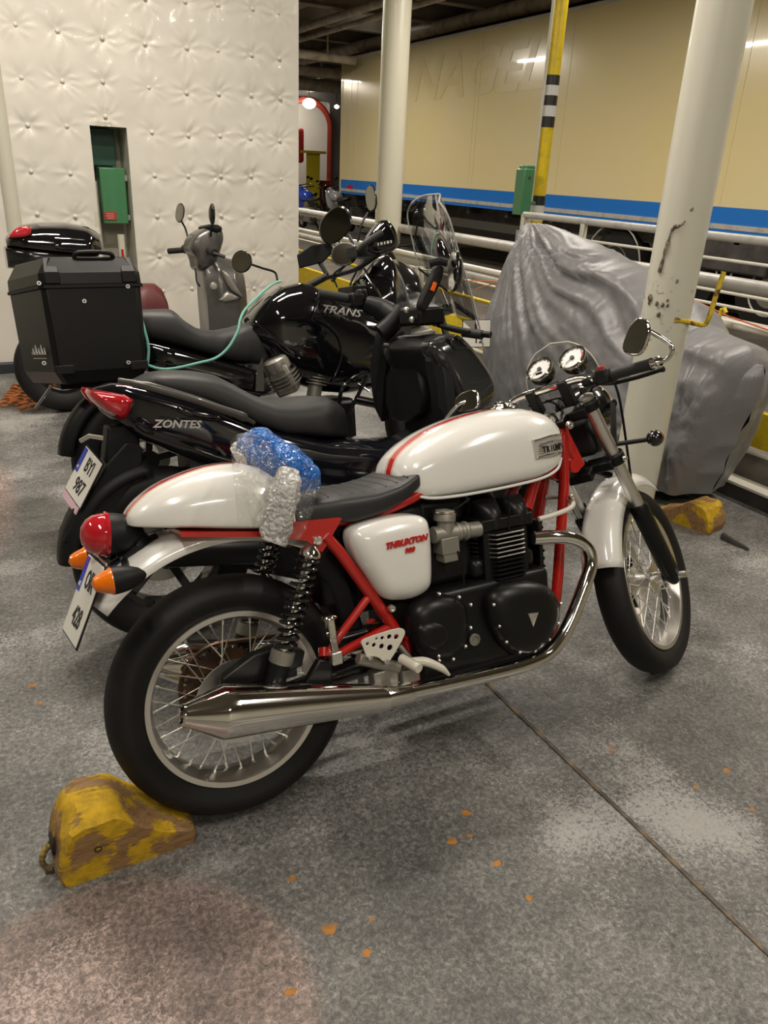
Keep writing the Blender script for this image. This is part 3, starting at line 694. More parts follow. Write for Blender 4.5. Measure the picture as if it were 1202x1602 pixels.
# handlebar
HB = [fk(1.10, .045, -.345), fk(1.10, .045, -.20), fk(1.105, .05, -.15), fk(1.115, .062, -.10), fk(1.115, .062, 0), fk(1.115, .062, .10), fk(1.105, .05, .15), fk(1.10, .045, .20), fk(1.10, .045, .345)]
HB[0] += V(-.045, 0, -.01); HB[-1] += V(-.045, 0, -.01); HB[1] += V(-.01, 0, 0); HB[-2] += V(-.01, 0, 0)
MB().tube(smooth_path(HB, 6), .0125, 16).build('handlebar', CHROME, bike, mtx=S)
rz = MB()
for s_ in (-1, 1):
    rz.box(fk(1.085, .058, s_*.055), (.035, .03, .085), Matrix((F.pp, V(0, 1, 0), F.ax)).transposed())
build_split(rz, 'bar_riser', MATTE, bike, mtx=S, bevel=.005)
for s_ in (-1, 1):
    e0 = HB[0] if s_ < 0 else HB[-1]; e1 = HB[1] if s_ < 0 else HB[-2]; d = (e1-e0).normalized()
    pr = [(.0125, 0), (.0175, .001), (.0175, .006)]+[(.0160+.0007*(k % 2), .008+k*.004) for k in range(28)]+[(.0185, .122), (.0185, .127), (.0125, .128)]
    MB().lathe(pr, e0, d, n=20).build('grip', GRIPM, bike, mtx=S)
    sg = MB().box(e0+d*.155, (.04, .05, .045), Matrix((d, V(0, 0, 1).cross(d), V(0, 0, 1))).transposed()); sg.rod(e0+d*.13, e0+d*.19, .021, 16); sg.rod(e0+d*.20, e0+d*.235, .0165, 14)
    so_ = sg.build('switch_gear', MATTE, bike, mtx=S, bevel=.006)
    if s_ < 0: MB().box(e0+d*.158+V(-.012, 0, .026), (.022, .018, .010)).build('kill_switch', REDT, so_, bevel=.002)
    lv = smooth_path([e0+d*.19+V(.035, 0, -.012), e0+d*.15+V(.055, 0, -.018), e0+d*.08+V(.056, 0, -.02), e0+d*.01+V(.05, 0, -.018), e0-d*.012+V(.047, 0, -.018)])
    MB().tube(lv, [.008]*8+[.007]*10+[.0065]*4+[.008]*3, 10).build('lever', MATTE, bike, mtx=S)
    MB().lathe([(.0, -.026), (.012, -.026), (.0165, -.022), (.0165, -.014), (.013, -.012), (.013, 0), (.0165, .001)], e0, d, n=20).build('bar_end', CHROME, bike, mtx=S)
    mg = empty('mirror', parent=bike); mg.matrix_local = S
    s0 = e0-d*.018
    if s_ < 0:
        c = e0+V(-.02, .018, .082)
        MB().tube(smooth_path([s0, s0+V(.0, -.028, .002), s0+V(.0, -.044, .022), s0+V(.0, -.032, .05), c+V(.01, -.02, .02)]), .0065, 12).build('mirror_stalk', CHROME, mg)
        u_ = (V(0, -.58, .80)).normalized(); f_ = V(-.93, .30, .1); f_ = (f_-u_*f_.dot(u_)).normalized(); r1, r2 = .050, .036
    else:
        c = S.inverted() @ B(729, 628, .27)
        MB().tube(smooth_path([s0, s0+V(0, .02, .01), s0.lerp(c, .6)+V(0, 0, .02), c+V(.01, -.01, 0)]), .0062, 12).build('mirror_stalk', CHROME, mg)
        u_ = (V(.1, .97, .10)).normalized(); f_ = V(-.95, .1, .25); f_ = (f_-u_*f_.dot(u_)).normalized(); r1, r2 = .050, .034
    v_ = f_.cross(u_)
    oy = [(r1*math.copysign(abs(cos(a))**(2/2.8), cos(a))*(1+.12*sin(a)), r2*math.copysign(abs(sin(a))**(2/2.8), sin(a))*(1-.18*cos(a))) for a in [2*pi*k/40 for k in range(40)]]
    MB().loft([[c+u_*(x*k)+v_*(y*k)-f_*dd for x, y in oy] for k, dd in ((.96, -.001), (1, .001), (1.04, .006), (.95, .014), (.7, .021), (.3, .024))]).build('mirror_shell', CHROME, mg, ang=60)
    MB().loft([[c+u_*(x*.93)+v_*(y*.93)+f_*dd for x, y in oy] for dd in (-.001, .0015)]).build('mirror_glass', M('mirror_glass_dark', (.35, .34, .32), .03, 1), mg)
# gauges
for k, (y, sc) in enumerate(((-.056, 1), (.056, 1))):
    g = empty('gauge', parent=bike); g.matrix_local = S; c = fk(1.165, .105, y-.042); ax = (F.ax*.75-F.pp*.55+V(0, 0, .25)).normalized()
    MB().lathe([(.0, -.045), (.03, -.04), (.042, -.02), (.043, -.004)], c, ax, n=36).build('gauge_cup', BLK, g)
    MB().lathe([(.042, -.004), (.045, .002), (.045, .008), (.040, .011), (.037, .008)], c, ax, n=36).build('gauge_bezel', CHROME, g)
    fc_ = MB().lathe([(.0, .004), (.040, .004)], c, ax, n=36).build('gauge_face', DIAL, g)
    u = V(0, -1, 0); v = ax.cross(u).normalized()*-1
    if v.z < 0: v = -v
    m = MB()
    for j in range(11):
        a = radians(225-27*j); m.beam(c+ax*.005+u*(.031*cos(a))+v*(.031*sin(a)), c+ax*.005+u*(.037*cos(a))+v*(.037*sin(a)), .0014, .0006, up=ax)
    m.lathe([(0, .009), (.007, .009), (.007, .004)], c, ax, n=16); m.beam(c+ax*.007, c+ax*.007-u*.02-v*.018, .002, .001, up=ax)
    if k == 1: m.box(c+ax*.005-v*.018, (.002, .022, .008))
    m.build('gauge_marks', INK, g)
    if k == 0:
        r_ = MB()
        for j in range(4):
            a = radians(20-13*j); r_.beam(c+ax*.0053+u*(.030*cos(a))+v*(.030*sin(a)), c+ax*.0053+u*(.037*cos(a))+v*(.037*sin(a)), .006, .0006, up=ax)
        r_.build('red_zone', REDT, g)
# headlight
c = fk(.925, .235, 0); fw = V(1, 0, -.06).normalized()
hl_ = empty('headlight', parent=bike); hl_.matrix_local = S
MB().lathe([(.092, 0), (.090, -.03), (.075, -.075), (.045, -.105), (.001, -.115)], c, fw, n=40).build('headlight_bowl', BLK, hl_)
MB().lathe([(.090, -.006), (.097, -.004), (.098, .008), (.092, .014), (.086, .014)], c, fw, n=40).build('headlight_rim', CHROME, hl_)
MB().lathe([(.087, .010), (.06, .020), (.03, .025), (.001, .026)], c, fw, n=32).build('headlight_lens', CLEAR, hl_)
MB().lathe([(.086, .004), (.05, -.04), (.001, -.05)], c, fw, n=32).build('reflector', CHROME, hl_)
m = MB()
for s_ in (-1, 1): m.rod(c+V(-.02, s_*.085, 0), c+V(-.03, s_*.115, 0), .012, 14); m.beam(c+V(-.03, s_*.11, 0), fk(.85, .075, s_*.105), .01, .02)
m.build('headlight_bracket', SATIN, hl_)
for s_ in (-1, 1):
    a = fk(.85, .10, s_*.10); b_ = a+V(.03, s_*.11, -.012)
    g = empty('front_turn_signal', parent=bike); g.matrix_local = S
    MB().tube([a, b_], .0075, 10).build('stalk', MATTE, g)
    MB().ell(b_+V(0, s_*.01, 0), (.030, .026, .026), 24, 12).build('housing', BLK, g)
    MB().ell(b_+V(.014, s_*.01, 0), (.024, .024, .024), 20, 10).build('lens', AMBER, g)
# fly screen
fs = []
for i in range(15):
    a = pi*(-.12+1.24*i/14); row = []
    for j in range(7):
        t = j/6; cc = fk(1.0+.03, .22, 0); rr = .105*(1-.15*t); row.append(cc+V(-.10*t-.0+.0*cos(a), .135*(1-.25*t)*cos(a), .06*t+ .115*sin(a)*(1-.0*t)*1.0+0))
    fs.append(row)
scr = []
for i in range(13):
    t = i/12; row = []
    for j in range(17):
        a = -1+2*j/16; wdt = .125*(1-t**2.6)**.5 if t < 1 else .001; row.append(fk(1.03, .22, -.028)+V(-.055-.085*t-.055*a*a*(1-t)+.02*0, wdt*a, -.02+.155*t))
    scr.append(row)
sc_ = MB().loft(scr, ringclosed=False).build('fly_screen', CLEAR, bike, mtx=S)
edge = [r[0] for r in scr]+[r[-1] for r in scr[::-1]]
MB().tube(edge, .002, 6).build('screen_edge', IVORY, sc_)
# front fender
fender(62, 163, lambda t: .372, .068, WB, RF, drop=.05, n=26).build('front_fender', WHITE, bike, mtx=S, solid=.003, ang=60)
m = MB()
for a in (82, 96): 
    for s_ in (-1, 1): aa = radians(a); m.lathe([(.0, 0), (.006, 0), (.006, .004), (.001, .005)], V(WB+.374*cos(aa)*.985, s_*.03, RF+.374*sin(aa)*.99), V(cos(aa), 0, sin(aa)), n=10)
build_split(m, 'fender_rivet', SCHROME, bike, mtx=S)
cab = MB()
for k in range(5):
    a = fk(1.08, .06, -.16+.06*k); b_ = fk(.88, .10, -.03+.015*k); mid = fk(1.02, .15, -.08+.03*k); cab.tube(smooth_path([a, mid, b_]), .0038, 6)
cab.tube(smooth_path([fk(1.09, .07, -.20), fk(.95, .16, -.15), fk(.70, .13, -.09), fk(.55, .12, -.05)]), .0045, 6)
build_split(cab, 'control_cable', MATTE, bike, mtx=S)
MB().box(fk(.90, .10, 0), (.07, .13, .12)).build('wiring_box', MATTE, bike, mtx=S, bevel=.02)
MB().beam(V(.42, .13, .25), V(.50, .30, .115), .02, .012).build('side_stand', SATIN, bike)
# ================= the deck =================
def ramp(m, src, stops):
    r = nd(m, 'ShaderNodeValToRGB'); e = r.color_ramp.elements
    while len(e) < len(stops): e.new(.5)
    for el, (p, c) in zip(e, stops): el.position = p; el.color = (*c, 1) if len(c) == 3 else c
    lk(m, src, r.inputs[0]); return r.outputs[0]
def noise(m, vec, sc, det=6, rough=.6, dist=0):
    n = nd(m, 'ShaderNodeTexNoise'); n.inputs['Scale'].default_value = sc; n.inputs['Detail'].default_value = det; n.inputs['Roughness'].default_value = rough; n.inputs['Distortion'].default_value = dist
    lk(m, vec, n.inputs['Vector']); return n.outputs['Fac']
def mixc(m, fac, a, b, mode='MIX'):
    x = nd(m, 'ShaderNodeMix'); x.data_type = 'RGBA'; x.blend_type = mode
    for s, v in ((0, fac), (6, a), (7, b)):
        if isinstance(v, (int, float)): x.inputs[s].default_value = v
        elif isinstance(v, tuple): x.inputs[s].default_value = (*v, 1)
        else: lk(m, v, x.inputs[s])
    return x.outputs[2]
def mth(m, op, a, b=None, c=None, clamp=False):
    x = nd(m, 'ShaderNodeMath'); x.operation = op; x.use_clamp = clamp
    for i, v in enumerate((a, b, c)):
        if v is None: continue
        if isinstance(v, (int, float)): x.inputs[i].default_value = v
        else: lk(m, v, x.inputs[i])
    return x.outputs[0]
def floor_mat():
    m = M('painted_steel_deck', (.2, .2, .2), .4); bs = m.node_tree.nodes['Principled BSDF']; tc = nd(m, 'ShaderNodeTexCoord').outputs['Object']
    base = ramp(m, noise(m, tc, 3.2, 9, .72), [(.30, (.060, .059, .056)), (.5, (.120, .117, .110)), (.72, (.19, .186, .176))])
    fine = ramp(m, noise(m, tc, 75, 8, .8, .6), [(.34, (.35, .35, .35)), (.5, (1, 1, 1)), (.62, (2.0, 1.98, 1.92))])
    c = mixc(m, 1.0, base, fine, 'MULTIPLY')
    vo = nd(m, 'ShaderNodeTexVoronoi'); vo.inputs['Scale'].default_value = 20; vo.inputs['Randomness'].default_value = 1
    vv = nd(m, 'ShaderNodeVectorMath'); vv.operation = 'ADD'; n3 = nd(m, 'ShaderNodeTexNoise'); n3.inputs['Scale'].default_value = 35; lk(m, tc, n3.inputs['Vector'])
    sc = nd(m, 'ShaderNodeVectorMath'); sc.operation = 'SCALE'; sc.inputs[3].default_value = .05; lk(m, n3.outputs['Color'], sc.inputs[0]); lk(m, tc, vv.inputs[0]); lk(m, sc.outputs[0], vv.inputs[1]); lk(m, vv.outputs[0], vo.inputs['Vector'])
    ring = ramp(m, vo.outputs['Distance'], [(.10, (.75,)*3), (.20, (1, 1, 1)), (.24, (1.3,)*3), (.28, (1, 1, 1))])
    c = mixc(m, .6, c, mixc(m, 1.0, c, ring, 'MULTIPLY'))
    # pale scuffed primer
    lo = mth(m, 'MULTIPLY_ADD', noise(m, tc, 1.5, 5, .6), 1.1, -.55)
    pm = ramp(m, mth(m, 'ADD', lo, noise(m, tc, 95, 8, .8, .8)), [(.57, (0, 0, 0)), (.63, (1, 1, 1))])
    c = mixc(m, mth(m, 'MULTIPLY', pm, .7), c, (.40, .39, .37))
    dm_ = ramp(m, mth(m, 'ADD', mth(m, 'MULTIPLY', lo, -.6), noise(m, tc, 120, 8, .8, .5)), [(.60, (0, 0, 0)), (.66, (1, 1, 1))])
    c = mixc(m, mth(m, 'MULTIPLY', dm_, .65), c, (.035, .033, .03))
    # two soft-edged ovals where the deck colour turns pinker
    def blob(cx, cy, sx, sy, r0, r1):
        mp = nd(m, 'ShaderNodeMapping'); mp.inputs['Location'].default_value = (-cx/sx, -cy/sy, 0); mp.inputs['Scale'].default_value = (1/sx, 1/sy, 0); lk(m, tc, mp.inputs['Vector'])
        ln = nd(m, 'ShaderNodeVectorMath'); ln.operation = 'LENGTH'; lk(m, mp.outputs[0], ln.inputs[0])
        mr = nd(m, 'ShaderNodeMapRange'); mr.interpolation_type = 'SMOOTHSTEP'; mr.inputs[1].default_value = r0; mr.inputs[2].default_value = r1; mr.inputs[3].default_value = 1; mr.inputs[4].default_value = 0; lk(m, ln.outputs['Value'], mr.inputs[0]); return mr.outputs[0]
    pk = mth(m, 'ADD', blob(.02, 1.03, .43, .40, .90, 1.05), blob(-.25, 4.0, .36, .95, .8, 1.1), clamp=True)
    c = mixc(m, mth(m, 'MULTIPLY', pk, .8), c, mixc(m, 1.0, c, (1.62, 1.22, 1.14), 'MULTIPLY'))
    # rust spots
    rv = nd(m, 'ShaderNodeTexVoronoi'); rv.inputs['Scale'].default_value = 3.1; lk(m, vv.outputs[0], rv.inputs['Vector'])
    rs = ramp(m, mth(m, 'ADD', rv.outputs['Distance'], mth(m, 'MULTIPLY', noise(m, tc, 90, 3), .04)), [(.060, (1, 1, 1)), (.072, (0, 0, 0))])
    c = mixc(m, mth(m, 'MULTIPLY', rs, .55), c, (.30, .13, .03))
    lk(m, c, bs.inputs['Base Color'])
    lk(m, ramp(m, noise(m, tc, 22, 7, .75), [(.35, (.30,)*3), (.65, (.52,)*3)]), bs.inputs['Roughness'])
    bp = nd(m, 'ShaderNodeBump'); bp.inputs['Strength'].default_value = .55; bp.inputs['Distance'].default_value = .004
    lk(m, mth(m, 'ADD', noise(m, tc, 48, 8, .75, .5), mth(m, 'MULTIPLY', noise(m, tc, 6, 4), 1.2)), bp.inputs['Height']); lk(m, bp.outputs['Normal'], bs.inputs['Normal'])
    return m
def st(name, mb, mat, parent=None, **k):
    o = mb.build(name, mat, parent, **k)
    if parent is None: o['kind'] = 'structure'
    return o
FLM = floor_mat()
KX = 3.57
flo = st('floor', MB().bx(-7, KX+.01, -5, 40, -.06, 0), FLM, ang=0)
LANE = M('lane_floor', (.10, .085, .07), .6, var=(2, (.18, .16, .13), .35, .7), bump=(20, .3, .01))
st('floor_lane', MB().bx(KX+.25, 16, -5, 40, -.16, -.10), LANE, ang=0)
RST = M('rust_stain', (.24, .12, .04), .6, var=(40, (.42, .17, .02), .4, .6))
for i, (u, v, r) in enumerate(((457, 1375, 9), (515, 1454, 14), (574, 1491, 9), (582, 1439, 6), (730, 1272, 9), (708, 1316, 10), (778, 1351, 9), (735, 1308, 6), (828, 1405, 7), (50, 1073, 8), (61, 1100, 6), (1138, 1206, 7), (1177, 1266, 6), (455, 1552, 11), (1090, 1231, 5))):
    c_ = onZ(u, v); rr = r*.00078*(onZ(u, v)-CAM).length*.62
    pts = [(c_.x+rr*1.3*cos(a)*(1+.25*sin(3*a+i)), c_.y+rr*sin(a)*(1+.2*cos(2*a+i*2)), .0006) for a in [2*pi*k/18 for k in range(18)]]
    MB().loft([[(x, y, -.001) for x, y, z in pts], pts]).build('rust_stain', RST, flo)
sm = MB()
for k in range(60):
    y = -1+k*.5; sm.beam((1.362+.002*sin(k*2.1), y, .0012), (1.362+.002*sin((k+1)*2.1), y+.505, .0012), .012, .005)
SEAM = M('deck_seam_rust', (.06, .05, .042), .6, var=(14, (.22, .15, .08), .45, .65))
st('trim_1', sm, SEAM)
PAINTW = M('ship_white_paint', (.56, .54, .46), .38, coat=.25, bump=(14, .15, .01), var=(4, (.62, .60, .53), .4, .6))
CREAM = M('cream_white_paint', (.58, .56, .46), .35, coat=.2, bump=(25, .12, .004))
YEL = M('yellow_paint', (.72, .52, .01), .4, var=(18, (.55, .42, .02), .45, .7))
DARKS = M('dark_steel', (.03, .028, .027), .55, var=(6, (.07, .06, .055), .4, .7))
GREYPIPE = M('grey_white_pipe_paint', (.42, .41, .38), .42, var=(9, (.30, .28, .25), .5, .75))
BROWNST = M('grimy_grey_steel', (.17, .15, .12), .6, var=(7, (.10, .08, .06), .45, .65))
def zk(k, X, u=1000): return onX(u, 232+k*(u+105), X).z
# kerb and longitudinal steelwork along the lane
kb = MB(); kb.bx(KX, KX+.05, -3, 30, -.02, zk(.420, KX)); st('kerb_plate', kb, DARKS).name = 'trim_2'
st('trim_3', MB().bx(KX-.005, KX+.11, -3, 30, zk(.420, KX), zk(.420, KX)+.018), PAINTW, bevel=.004)
st('trim_4', MB().bx(KX+.16, KX+.20, -3, 30, -.1, zk(.372, KX+.16)), BROWNST)
def rail(label, X, k, r, mat, y0, y1, box=None, group='pipes and rails along the lane'):
    z = zk(k, X); m = MB()
    if box: m.bx(X-r, X+r, y0, y1, zk(box, X), z)
    else: m.rod((X, y0, z), (X, y1, z), r, 14)
    o = m.build('guard_rail', mat); tag(o, label, 'rail', group); return o
rail('thin white rail just above the dark kerb beside the grey cover', KX+.16, .371, .014, PAINTW, -2, 30)
rail('wide yellow painted kerb beam behind the grey cover', KX+.24, .318, .03, YEL, -2, 12, box=.362)
rail('low white pipe rail right of the grey cover', 3.95, .270, .022, PAINTW, -2, 3.9)
rail('mid-height white pipe passing behind the yellow hook', 4.0, .2205, .026, PAINTW, -2, 26)
rail('big grey pipe running behind the white guard fence', 4.75, .170, .05, GREYPIPE, -2, 26)
rail('beige pipe low behind the two mirrors and the white column', 4.7, .236, .045, GREYPIPE, 4.6, 26)
rail('narrow yellow strip on the lane side behind the mirrors', 4.6, .277, .02, YEL, 6, 26)
rail('grey floor pipe beside the yellow strip', 4.3, .335, .035, GREYPIPE, 7, 26)
rail('thin white rail above the yellow strip', 4.4, .246, .012, PAINTW, 6, 26)
# white guard fence with rods
fe = empty('guard_fence', (4.3, 4.0, 0)); tag(fe, 'white guard fence of thin rods between the deck and the trailer', 'fence')
def W2(o): o.matrix_parent_inverse = Matrix.Translation(-Vector(fe.location)); return o
yE = onX(820, 345, 4.3).y
zt = zk(.112, 4.3)
W2(MB().rod((4.3, -2, zt), (4.3, yE, zt), .026, 14).build('top_rail', GREYPIPE, fe))
for k in (.141, .182, .199, .2145):
    z = zk(k, 4.3); W2(MB().rod((4.3, -2, z), (4.3, yE-.6, z), .010, 10).build('rod', PAINTW, fe))
for y in (yE, onX(913, 360, 4.3).y, 2.2): W2(MB().bx(4.28, 4.32, y-.022, y+.022, -.1, zt).build('post', PAINTW, fe, bevel=.004))

for i, y in enumerate((7.4, 11.5, 16.0, 20.5)):
    tag(MB().bx(4.36, 4.44, y-.03, y+.03, -.1, zk(.242, 4.4)).bx(4.40, 4.74, y-.02, y+.02, zk(.236, 4.7)-.03, zk(.236, 4.7)+.0).build('rail_stanchion', PAINTW), ['first low white stanchion of the lane rails past the scooter screen', 'second low stanchion of the lane rails, behind the dark round mirror', 'third low stanchion of the lane rails beside the far column', 'last low stanchion of the lane rails before the parked row'][i], 'post', 'stanchions of the lane rails')
# columns
def column(name, c, r, mat, ztop=4.4, flange=True):
    m = MB().lathe([(r, 0), (r, ztop)], (c[0], c[1], 0), (0, 0, 1), n=48)
    o = st(name, m, mat); return o
PB = (2.80, 2.50)
_a, _b = onY(1016, 400, 2.5).x, onY(1101, 400, 2.5).x
def col_mat():
    m = M('cream_column_paint', (.58, .56, .46), .32, coat=.3); bs = m.node_tree.nodes['Principled BSDF']; tc = nd(m, 'ShaderNodeTexCoord').outputs['Object']
    sp = nd(m, 'ShaderNodeSeparateXYZ'); lk(m, tc, sp.inputs[0])
    hgt = nd(m, 'ShaderNodeMapRange'); hgt.inputs[1].default_value = .8; hgt.inputs[2].default_value = 1.02; lk(m, sp.outputs[2], hgt.inputs[0])
    hg2 = nd(m, 'ShaderNodeMapRange'); hg2.inputs[1].default_value = 1.25; hg2.inputs[2].default_value = 1.05; lk(m, sp.outputs[2], hg2.inputs[0])
    n = ramp(m, noise(m, tc, 26, 6, .7), [(.60, (0, 0, 0)), (.66, (1, 1, 1))])
    f = mth(m, 'MULTIPLY', mth(m, 'MULTIPLY', hgt.outputs[0], hg2.outputs[0]), n)
    base = mixc(m, noise(m, tc, 3, 5), (.56, .54, .44), (.62, .60, .51))
    lk(m, mixc(m, f, base, (.10, .07, .05)), bs.inputs['Base Color']); return m
column('pillar_near', ((_a+_b)/2, 2.5), (_b-_a)/2*.64, col_mat())
_c, _d = onY(590, 200, 8.6).x, onY(637, 200, 8.6).x
PAX = (_c+_d)/2; PAR = (_d-_c)/2*.80
st('pillar_far', MB().lathe([(PAR, 0), (PAR, 5)], (PAX, 8.6, 0), (0, 0, 1), n=40), CREAM)
# scuff streak on the near column: a raised rust line
PR = (_b-_a)/2*.64; PCX = (_a+_b)/2
sc = MB()
def on_col(u, v):
    """point where the sight line meets the column surface"""
    d = ray(u, v); ox, oy = -PCX, -2.5; A_ = d.x**2+d.y**2; B_ = 2*(ox*d.x+oy*d.y); C_ = ox*ox+oy*oy-(PR+.0015)**2
    t = (-B_-math.sqrt(max(0, B_*B_-4*A_*C_)))/(2*A_); return CAM+d*t
pts = [on_col(u, v) for u, v in ((1072, 345), (1066, 352), (1056, 355), (1050, 365), (1044, 385), (1038, 405), (1032, 425))]
sc.tube(smooth_path(pts, 4), [.010*(.35+.65*random.random()) for _ in range(25)], 8)
SCM = M('rust_scuff', (.10, .07, .05), .7, var=(60, (.30, .26, .20), .45, .6))
pn = bpy.data.objects['pillar_near']
sc.build('scuff', SCM, pn)
sp = MB()
for u, v, r in ((1018, 466, .012), (1028, 475, .008), (1037, 477, .008), (1031, 492, .009), (1045, 478, .006), (1016, 474, .006), (1045, 470, .005), (1083, 327, .006), (1060, 440, .006)): sp.ell(on_col(u, v), (r, r, r*1.4), 8, 6)
sp.build('rust_marks', SCM, pn)
# bent bracket on the column
q0 = on_col(1056, 500); q1 = onY(1102, 508, q0.y-.02); q2 = onY(1110, 495, q0.y-.04); q3 = onY(1133, 425, q0.y-.04)
RUSTY = M('rusty_yellow_paint', (.62, .44, .02), .5, var=(30, (.12, .05, .02), .5, .6))
pb = MB().tube(smooth_path([q0, q0.lerp(q1, .5), q1, q2, q2.lerp(q3, .3), q3], 5), .011, 12).build('pipe_bracket', RUSTY); tag(pb, 'bent yellow and rusty steel bar sticking out of the cream column', 'bracket')
h0 = onX(1119, 520, 3.9); h1 = onX(1129, 485, 3.9)
tag(MB().tube([h0, h0.lerp(h1, .9), h1, h1+V(0, -.02, .01), h1+V(0, -.035, -.01)], .012, 10).build('hook_bar', YEL), 'small yellow hooked bar behind the grey cover', 'hook')
# orange cord from the cover to the right, orange strap to the left
CORD = M('orange_cord', (.55, .12, .04), .6)
tag(MB().tube([onX(1075, 465, 3.9), onX(1140, 495, 3.95), onX(1202, 516, 3.95), onX(1260, 545, 3.95)], .005, 8).build('cord', CORD), 'thin red-orange cord stretched along the white fence rods right of the cream column', 'cord')
og = MB(); a = onX(786, 440, 3.9)
for q in ((745, 440), (745, 452), (700, 438), (782, 462)): og.tube([a, onX(q[0], q[1], 4.1)], .004, 6)
tag(og.build('strap', M('orange_strap', (.75, .22, .05), .6)), 'orange strap strung from the left edge of the grey cover', 'strap')

# plain bulkheads closing the deck behind and beside the camera
st('wall_front', MB().bx(-7, 16, -5.1, -5, -.1, 4.6), CREAM)
st('wall_left', MB().bx(-7.1, -7, -5, 40, -.1, 4.6), CREAM)
st('wall_right', MB().bx(16, 16.1, -5, 40, -.1, 4.6), CREAM)
# quilted bulkhead casing on the left
WY = 6.6
def wall_obj():
    btn = []
    for row in ([(60/2.504, 96), (225/2.504, 120), (400/2.504, 148), (568/2.504, 171), (731/2.504, 187), (853/2.504, 198), (985/2.504, 215), (1094/2.504, 229)],
                [(84/2.504, 304), (244/2.504, 317), (402/2.504, 319), (583/2.504, 343), (731/2.504, 363), (857/2.504, 368), (984/2.504, 373), (1097/2.504, 385)],
                [(108/2.504, 490), (262/2.504, 494), (413/2.504, 456), (595/2.504, 518), (738/2.504, 530), (862/2.504, 532), (981/2.504, 541), (1096/2.504, 551)],
                [(122/2.504, 671), (275/2.504, 679), (606/2.504, 688), (738/2.504, 690), (866/2.504, 690), (984/2.504, 690), (1100/2.504, 702)],
                [(146/2.504, 838), (295/2.504, 848), (616/2.504, 848), (744/2.504, 850), (866/2.504, 845), (989/2.504, 847), (1100/2.504, 851)],
                [(625/2.504, 1003), (993/2.504, 991), (1104/2.504, 995), (868/2.504, 1000), (748/2.504, 1002)],
                [(752/2.504, 1130), (996/2.504, 1130), (640/2.504, 1140), (875/2.504, 1132), (1105/2.504, 1130)],
                [(725/2.504, 5), (853/2.504, 18), (990/2.504, 35), (1090/2.504, 50), (568/2.504, -8), (400/2.504, -25)]):
        for u, v in row:
            p = onY(u, v/2.504, WY); btn.append((p.x, p.z))
    xr = onY(467, 200, WY).x; hx0, hx1 = onY(140, 197, WY).x, onY(206, 300, WY).x; hz1 = onY(170, 198, WY).z; hz0 = .55
    def grid(a, b, s): n = max(1, round((b-a)/s)); return [a+(b-a)*i/n for i in range(n)]
    G_ = .0125
    xs = grid(-.3, hx0, G_)+grid(hx0, hx1, G_)+grid(hx1, xr, G_)+[xr]
    zs = grid(0, hz0, .05)+grid(hz0, hz1, G_)+grid(hz1, 3.0, G_)+grid(3.0, 4.41, .1)+[4.41]
    from mathutils import noise as N
    amp = [(.5+random.random()*.9, random.random()*6, 5+random.randint(0, 5)) for _ in btn]
    vs = []; cell = {}
    for i, (bx_, bz_) in enumerate(btn): cell.setdefault((int(bx_//.3), int(bz_//.3)), []).append(i)
    for z in zs:
        for x in xs:
            h = .010*N.noise(Vector((x*2.2, z*2.2, 1)))+.004*N.noise(Vector((x*9, z*7, 3)))
            cx_, cz_ = int(x//.3), int(z//.3)
            for di in (-1, 0, 1):
                for dj in (-1, 0, 1):
                    for i in cell.get((cx_+di, cz_+dj), ()):
                        dx, dz = x-btn[i][0], z-btn[i][1]; d = math.hypot(dx, dz)
                        if d < .3:
                            a, ph, fq = amp[i]; th = math.atan2(dz, dx)
                            h -= .014*a*math.exp(-(d/.045)**2)
                            rid = abs(sin(fq*th*.5+ph+2*N.noise(Vector((x*6, z*6, i)))))
                            h += .0075*a*math.exp(-((d-.05)/.075)**2)*(1-rid**.5*1.3)
            e = min(1, max(0, (xr-x)/.03)); h *= e
            vs.append((x, WY-h-.005, z))
    nx = len(xs); fs = []
    for j in range(len(zs)-1):
        for i in range(nx-1):
            cxm = (xs[i]+xs[i+1])/2; czm = (zs[j]+zs[j+1])/2
            if hx0 < cxm < hx1 and hz0 < czm < hz1: continue
            fs.append((j*nx+i, j*nx+i+1, (j+1)*nx+i+1, (j+1)*nx+i))
    m = MB(); m.add(vs, fs)
    QM = M('quilted_cover_paint', (.68, .645, .57), .34, coat=.15, bump=(30, .22, .004), var=(2.5, (.73, .69, .61), .4, .6))
    wobj = st('wall_back', m, QM, ang=180)
    b_ = MB()
    for x, z in btn: b_.ell((x, WY-.002, z), (.016, .010, .016), 12, 6)
    b_.build('buttons', QM, wobj)
    # returns and reveal of the opening
    b2 = MB(); b2.bx(xr-.02, xr, WY, WY+3.2, 0, 4.4); b2.bx(-7, -.28, WY, WY+.1, 0, 4.4)
    b2.bx(hx0-.03, hx0, WY, WY+.35, hz0, hz1); b2.bx(hx1, hx1+.03, WY, WY+.35, hz0, hz1); b2.bx(hx0, hx1, WY, WY+.35, hz1, hz1+.03); b2.bx(hx0, hx1, WY+.35, WY+.38, hz0-.2, hz1)
    b2.build('casing', CREAM, wobj)
    return xr, hx0, hx1, hz0, hz1
XR, HX0, HX1, HZ0, HZ1 = wall_obj()
px_ = onY(18, 270, WY).x
st('trim_5', MB().lathe([(.055, 0), (.055, 4.4)], (px_-.03, WY+.01, 0), (0, 0, 1), n=32), CREAM)
st('baseboard_back', MB().bx(-7, XR, WY-.10, WY-.012, 0, .07), M('dark_blue_base', (.03, .035, .045), .5))
